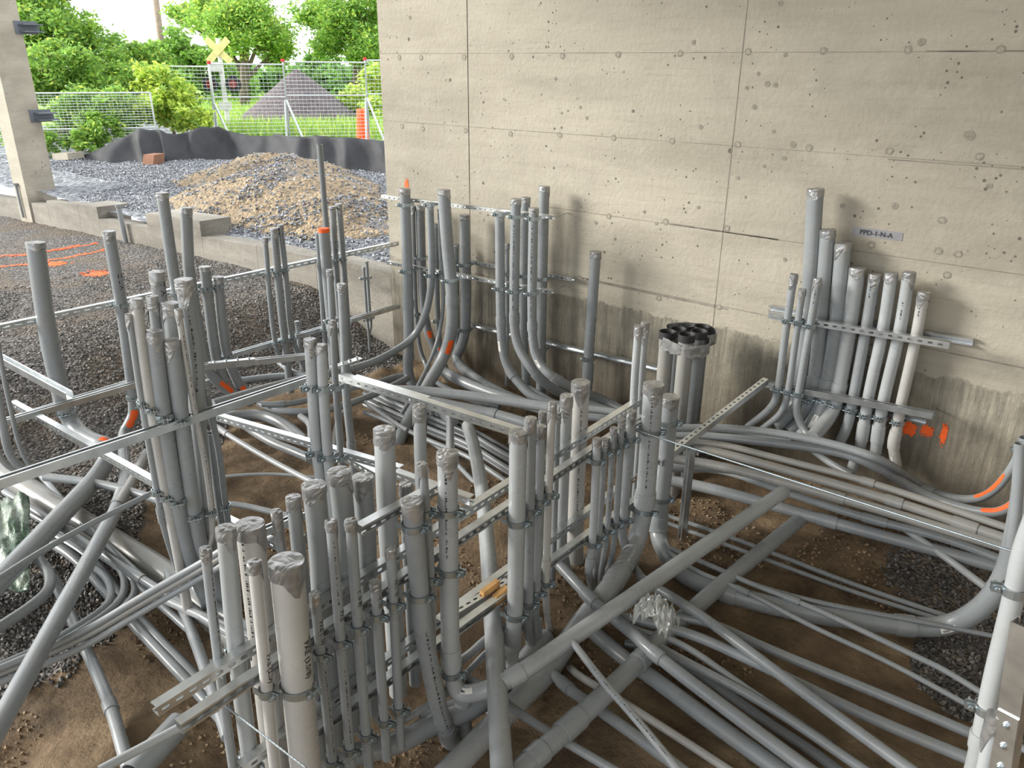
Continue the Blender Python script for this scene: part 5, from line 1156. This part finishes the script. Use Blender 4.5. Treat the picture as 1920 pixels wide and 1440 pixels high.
m2 = MB(); m2.box(Vector((0, 0, H - .95)), rt * .4, Vector((0, 0, .035)), fw * .03); m2.build('cross_arm', M['fence'], root)
m2 = MB(); m2.box(Vector((0, 0, H - .45)) + fw * .1 - rt * .15, rt * .22, Vector((0, 0, .13)), fw * .05); m2.build('bell_box', M['white'], root)
m2 = MB(); m2.box(Vector((0, 0, H - 1.6)) + fw * .08, rt * .2, Vector((0, 0, .12)), fw * .01); m2.build('number_plate', M['white'], root)
# utility pole
b_ = onp((309, 130), 1, 22.0); t_ = onp((287, -40), 1, 22.0)
m2 = MB(); dd = (b_ - t_).normalized(); m2.tube([t_, b_, b_ + dd * 2.6], [.14, .17, .18], 14); tag(m2.build('utility_pole', M['pole'], None, b_ + dd * 2.6, True), 'leaning wooden utility pole above the bushes', 'utility pole')
# orange marker
root_c = onp((679, 232), 2, -1.5); m2 = MB(); k = root_c; m2.tube([Vector((k.x, k.y, -2.05)), Vector((k.x, k.y, -2.0)), Vector((k.x, k.y, -1.98)), Vector((k.x, k.y, -1.2)), Vector((k.x, k.y, -1.12))], [.28, .28, .19, .13, .12], 16)
o = m2.build('traffic_barrel', M['orange'], None, Vector((k.x, k.y, -2.05))); tag(o, 'orange marker post behind the fence near the wall edge', 'marker')
# ------------------------------------------------------------------ trees and bushes
def tree(name, label, blobs, n, leaf, mats, trunk=None, seed=1, group='trees and bushes beyond the yard', cat='tree', noisy=1.0):
    r = random.Random(seed); c0_ = blobs[0][0]; base = Vector((c0_.x, c0_.y, -2.1))
    root = bpy.data.objects.new(name, None); COL.objects.link(root); TOP.append(root); root.location = base; tag(root, label, cat, group)
    mb = MB(); tot = sum(b[1] ** 2 for b in blobs)
    for (c, rad, *sq) in blobs:
        s_ = sq[0] if sq else .85; sub = []
        for i in range(max(8, int(26))):
            d = Vector((r.gauss(0, 1), r.gauss(0, 1), r.gauss(0, 1))).normalized() * rad * r.uniform(.45, 1); d.z *= s_; sub.append((c + d, rad * r.uniform(.16, .34)))
        for i in range(int(n * rad * rad / tot)):
            q, rr = sub[r.randrange(len(sub))]
            d = Vector((r.gauss(0, 1), r.gauss(0, 1), r.gauss(0, .7))) * rr * .62 * noisy; p = q + d - base
            L_ = leaf * r.uniform(.6, 1.4); a = Vector((r.gauss(0, 1), r.gauss(0, 1), r.gauss(-.3, .6))).normalized(); b = a.cross(Vector((r.gauss(0, 1), r.gauss(0, 1), r.gauss(0, 1)))).normalized()
            mi = 0 if len(mats) == 1 else (0 if r.random() < .6 else r.randrange(len(mats)))
            mb.quad([p - a * L_, p - b * L_ * .42, p + a * L_, p + b * L_ * .42], mi)
    mb.build('foliage', [M[x] for x in mats], root)
    if trunk:
        m2 = MB(); rad = trunk; topc = max(blobs, key=lambda b: b[0].z)[0] - base
        m2.tube([Vector((0, 0, -.1)), Vector((topc.x * .3, topc.y * .3, topc.z * .45)), topc], [rad, rad * .7, rad * .2], 10)
        for (c, rr, *sq) in blobs:
            st_ = Vector((topc.x * .3, topc.y * .3, topc.z * .45)) * r.uniform(.7, 1.0); e = c - base
            m2.tube([st_, st_.lerp(e, .5) + Vector((0, 0, .15 * rr)), e], [rad * .45, rad * .3, rad * .1], 7)
            for i in range(4):
                q = e + Vector((r.gauss(0, 1), r.gauss(0, 1), r.gauss(0, .7))).normalized() * rr * .8; m2.tube([st_.lerp(e, .6), q], [rad * .2, rad * .05], 5)
        m2.build('trunk', M['bark'], root, smooth=True)
def B(px_, py_, D, rp): return (ray((px_, py_)) * D, rp / F * D)
tree('leafy_tree', 'big leafy tree behind the column at the left edge', [B(85, 60, 22, 75), B(60, 150, 21.5, 60), B(120, 120, 21, 60), B(10, 60, 22, 70), B(40, -20, 22, 60), B(120, 40, 22, 50)], 26000, .07, ['leaf', 'leaf_d', 'leaf_y'], .22, 1)
tree('leafy_tree', 'rounded bush-like tree between the column and the utility pole', [B(200, 110, 23, 62), B(165, 165, 22, 50), B(240, 165, 22, 50), B(270, 110, 24, 40), B(215, 210, 21, 45), B(130, 180, 22, 40)], 24000, .07, ['leaf', 'leaf_y', 'leaf_d'], .15, 2)
tree('vine_bush', 'yellow-green vine climbing over the end of the wire fence', [B(320, 170, 19.0, 48), B(350, 215, 18.8, 36), B(290, 205, 18.8, 44), B(290, 150, 19, 40), B(375, 225, 18.9, 24)], 12000, .065, ['leaf_y', 'leaf'], .05, 3, cat='bush')
tree('hedge_bush', 'low green bush behind the low wire fence panel', [B(130, 215, 18.2, 40), B(190, 235, 18.0, 36), B(100, 265, 17.8, 28), B(240, 225, 18.6, 30), B(30, 250, 17.8, 34), B(160, 265, 17.8, 30), B(215, 200, 18.4, 40), B(150, 190, 18.4, 40)], 17000, .055, ['leaf', 'leaf_d', 'leaf_y'], .05, 4, cat='bush')
tree('leafy_tree', 'open-crowned tree behind the crossing sign', [B(440, 55, 34, 62), B(500, 60, 35, 45), B(395, 30, 35, 45), B(470, 20, 34, 45), B(520, 100, 36, 35), B(340, 25, 36, 26)], 20000, .095, ['leaf', 'leaf_y'], .25, 5, noisy=1.3)
tree('leafy_tree', 'tall tree leaning against the wall edge in the distance', [B(650, 40, 36, 55), B(600, 20, 37, 45), B(690, 90, 36, 42), B(620, 85, 37, 34), B(700, 10, 36, 50)], 20000, .10, ['leaf', 'leaf_y', 'leaf_d'], .25, 6, noisy=1.25)
tree('leafy_tree', 'dark dense trees far behind the stone heap', [B(560, 160, 48, 50), B(630, 165, 48, 50), B(500, 165, 48, 45), B(690, 165, 46, 45), B(590, 130, 50, 35)], 12000, .20, ['leaf_d', 'leaf'], .2, 7)
tree('leafy_tree', 'mid-distance trees left of the crossing sign', [B(330, 100, 40, 45), B(380, 120, 40, 45), B(440, 150, 42, 45), B(290, 130, 42, 45), B(380, 165, 40, 40)], 12000, .16, ['leaf', 'leaf_d'], .2, 8)
tree('leafy_tree', 'bright yellow-green shrub by the wall edge', [B(700, 150, 30, 32), B(660, 190, 29, 30), B(710, 210, 28, 30)], 5000, .10, ['leaf_y', 'leaf'], .08, 9)
def farline(label, pxs, D, h, seed, mats):
    tree('far_tree_line', label, [B(x, y, D, h) for x, y in pxs], 16000, .32, mats, None, seed, cat='tree line')
farline('distant tree line closing the view behind everything', [(-40, 160), (60, 160), (150, 160), (240, 155), (330, 165), (420, 165), (500, 170), (580, 170), (660, 165), (740, 160)], 75, 62, 11, ['leaf', 'leaf_d'])
# grass tufts as one mesh
r = random.Random(4); mb = MB()
for i in range(16000):
    p = onp((r.uniform(380, 760), r.uniform(185, 262)), 2, -2.03)
    if hz3(p.x, p.y) > -2.1 or p.y < 12: continue
    h = r.uniform(.15, .5); a = r.random() * 6.3; d = Vector((math.cos(a), math.sin(a), 0)) * .03; l = Vector((r.gauss(0, .12), r.gauss(0, .12), h))
    mb.quad([p - d, p + d, p + l], 0 if r.random() < .7 else 1)
o = mb.build('tall_grass', [M['leaf'], M['leaf_y']]); tag(o, 'tall grass growing beyond the wire fence', 'grass'); o['kind'] = 'stuff'
# sheet at the left edge
mb = MB(); n = 26
def sh(u, v_):
    pp = (-45 + u * 100, 925 + v_ * 175 + u * 8)
    p = onp(pp, 2, -2.5 - .15 * v_); return p + Vector((0, 0, .05 * noise.noise(Vector((u * 4, v_ * 4, 0))) + .015 * math.sin(u * 9 + v_ * 4) + .02 * noise.noise(Vector((u * 14, v_ * 14, 2)))))
for i in range(n + 1):
    for j in range(n + 1): mb.v.append(tuple(sh(i / n, j / n)))
for i in range(n):
    for j in range(n): q = i * (n + 1) + j; mb.f.append((q, q + 1, q + n + 2, q + n + 1)); mb.mi.append(0)
o = mb.build('poly_sheet', M['tarp'], None, sh(.5, .5), True); tag(o, 'crumpled green and white plastic sheet at the left edge', 'plastic sheet'); so = o.modifiers.new('t', 'SOLIDIFY'); so.thickness = .004
# crumpled clear film
mb = MB(); n = 18; c = P('Z5', 1690, 370, 'Z', -2.5)
for i in range(n + 1):
    for j in range(n + 1):
        u, v_ = i / n - .5, j / n - .5; mb.v.append((c.x + u * .2, c.y + v_ * .15, c.z + .06 * noise.noise(Vector((u * 9, v_ * 9, 0))) + .05 * noise.noise(Vector((u * 25, v_ * 25, 0))) + .06 - (u * u + v_ * v_) * .3))
for i in range(n):
    for j in range(n): q = i * (n + 1) + j; mb.f.append((q, q + 1, q + n + 2, q + n + 1)); mb.mi.append(0)
o = mb.build('plastic_film', M['film'], None, c); tag(o, 'crumpled clear plastic film tucked under the diagonal conduit', 'plastic film')
# kerb-side little steel dowels
for x, y, h_, lab in ((222, 418, 60, 'capped steel pipe strapped to the raised kerb block'), (30, 378, 50, 'thin steel rod bolted to the kerb at the far left')):
    a = onp((x, y - 30), 1, WY - .06); b = onp((x + 14, y + h_ * .6), 1, WY - .06); m2 = MB(); m2.rod(a, b, .035 if x > 100 else .02, 12); m2.rod(a + Vector((0, 0, .0)), a + Vector((0, 0, .04)), .045, 12)
    tag(m2.build('kerb_pipe', M['pvc'], None, b), lab, 'pipe', 'pipes bolted to the kerb')
# ================================================================== lift everything so that the eye sits at EYE
for o in TOP: o.location.z += EYE
bpy.context.view_layer.update()
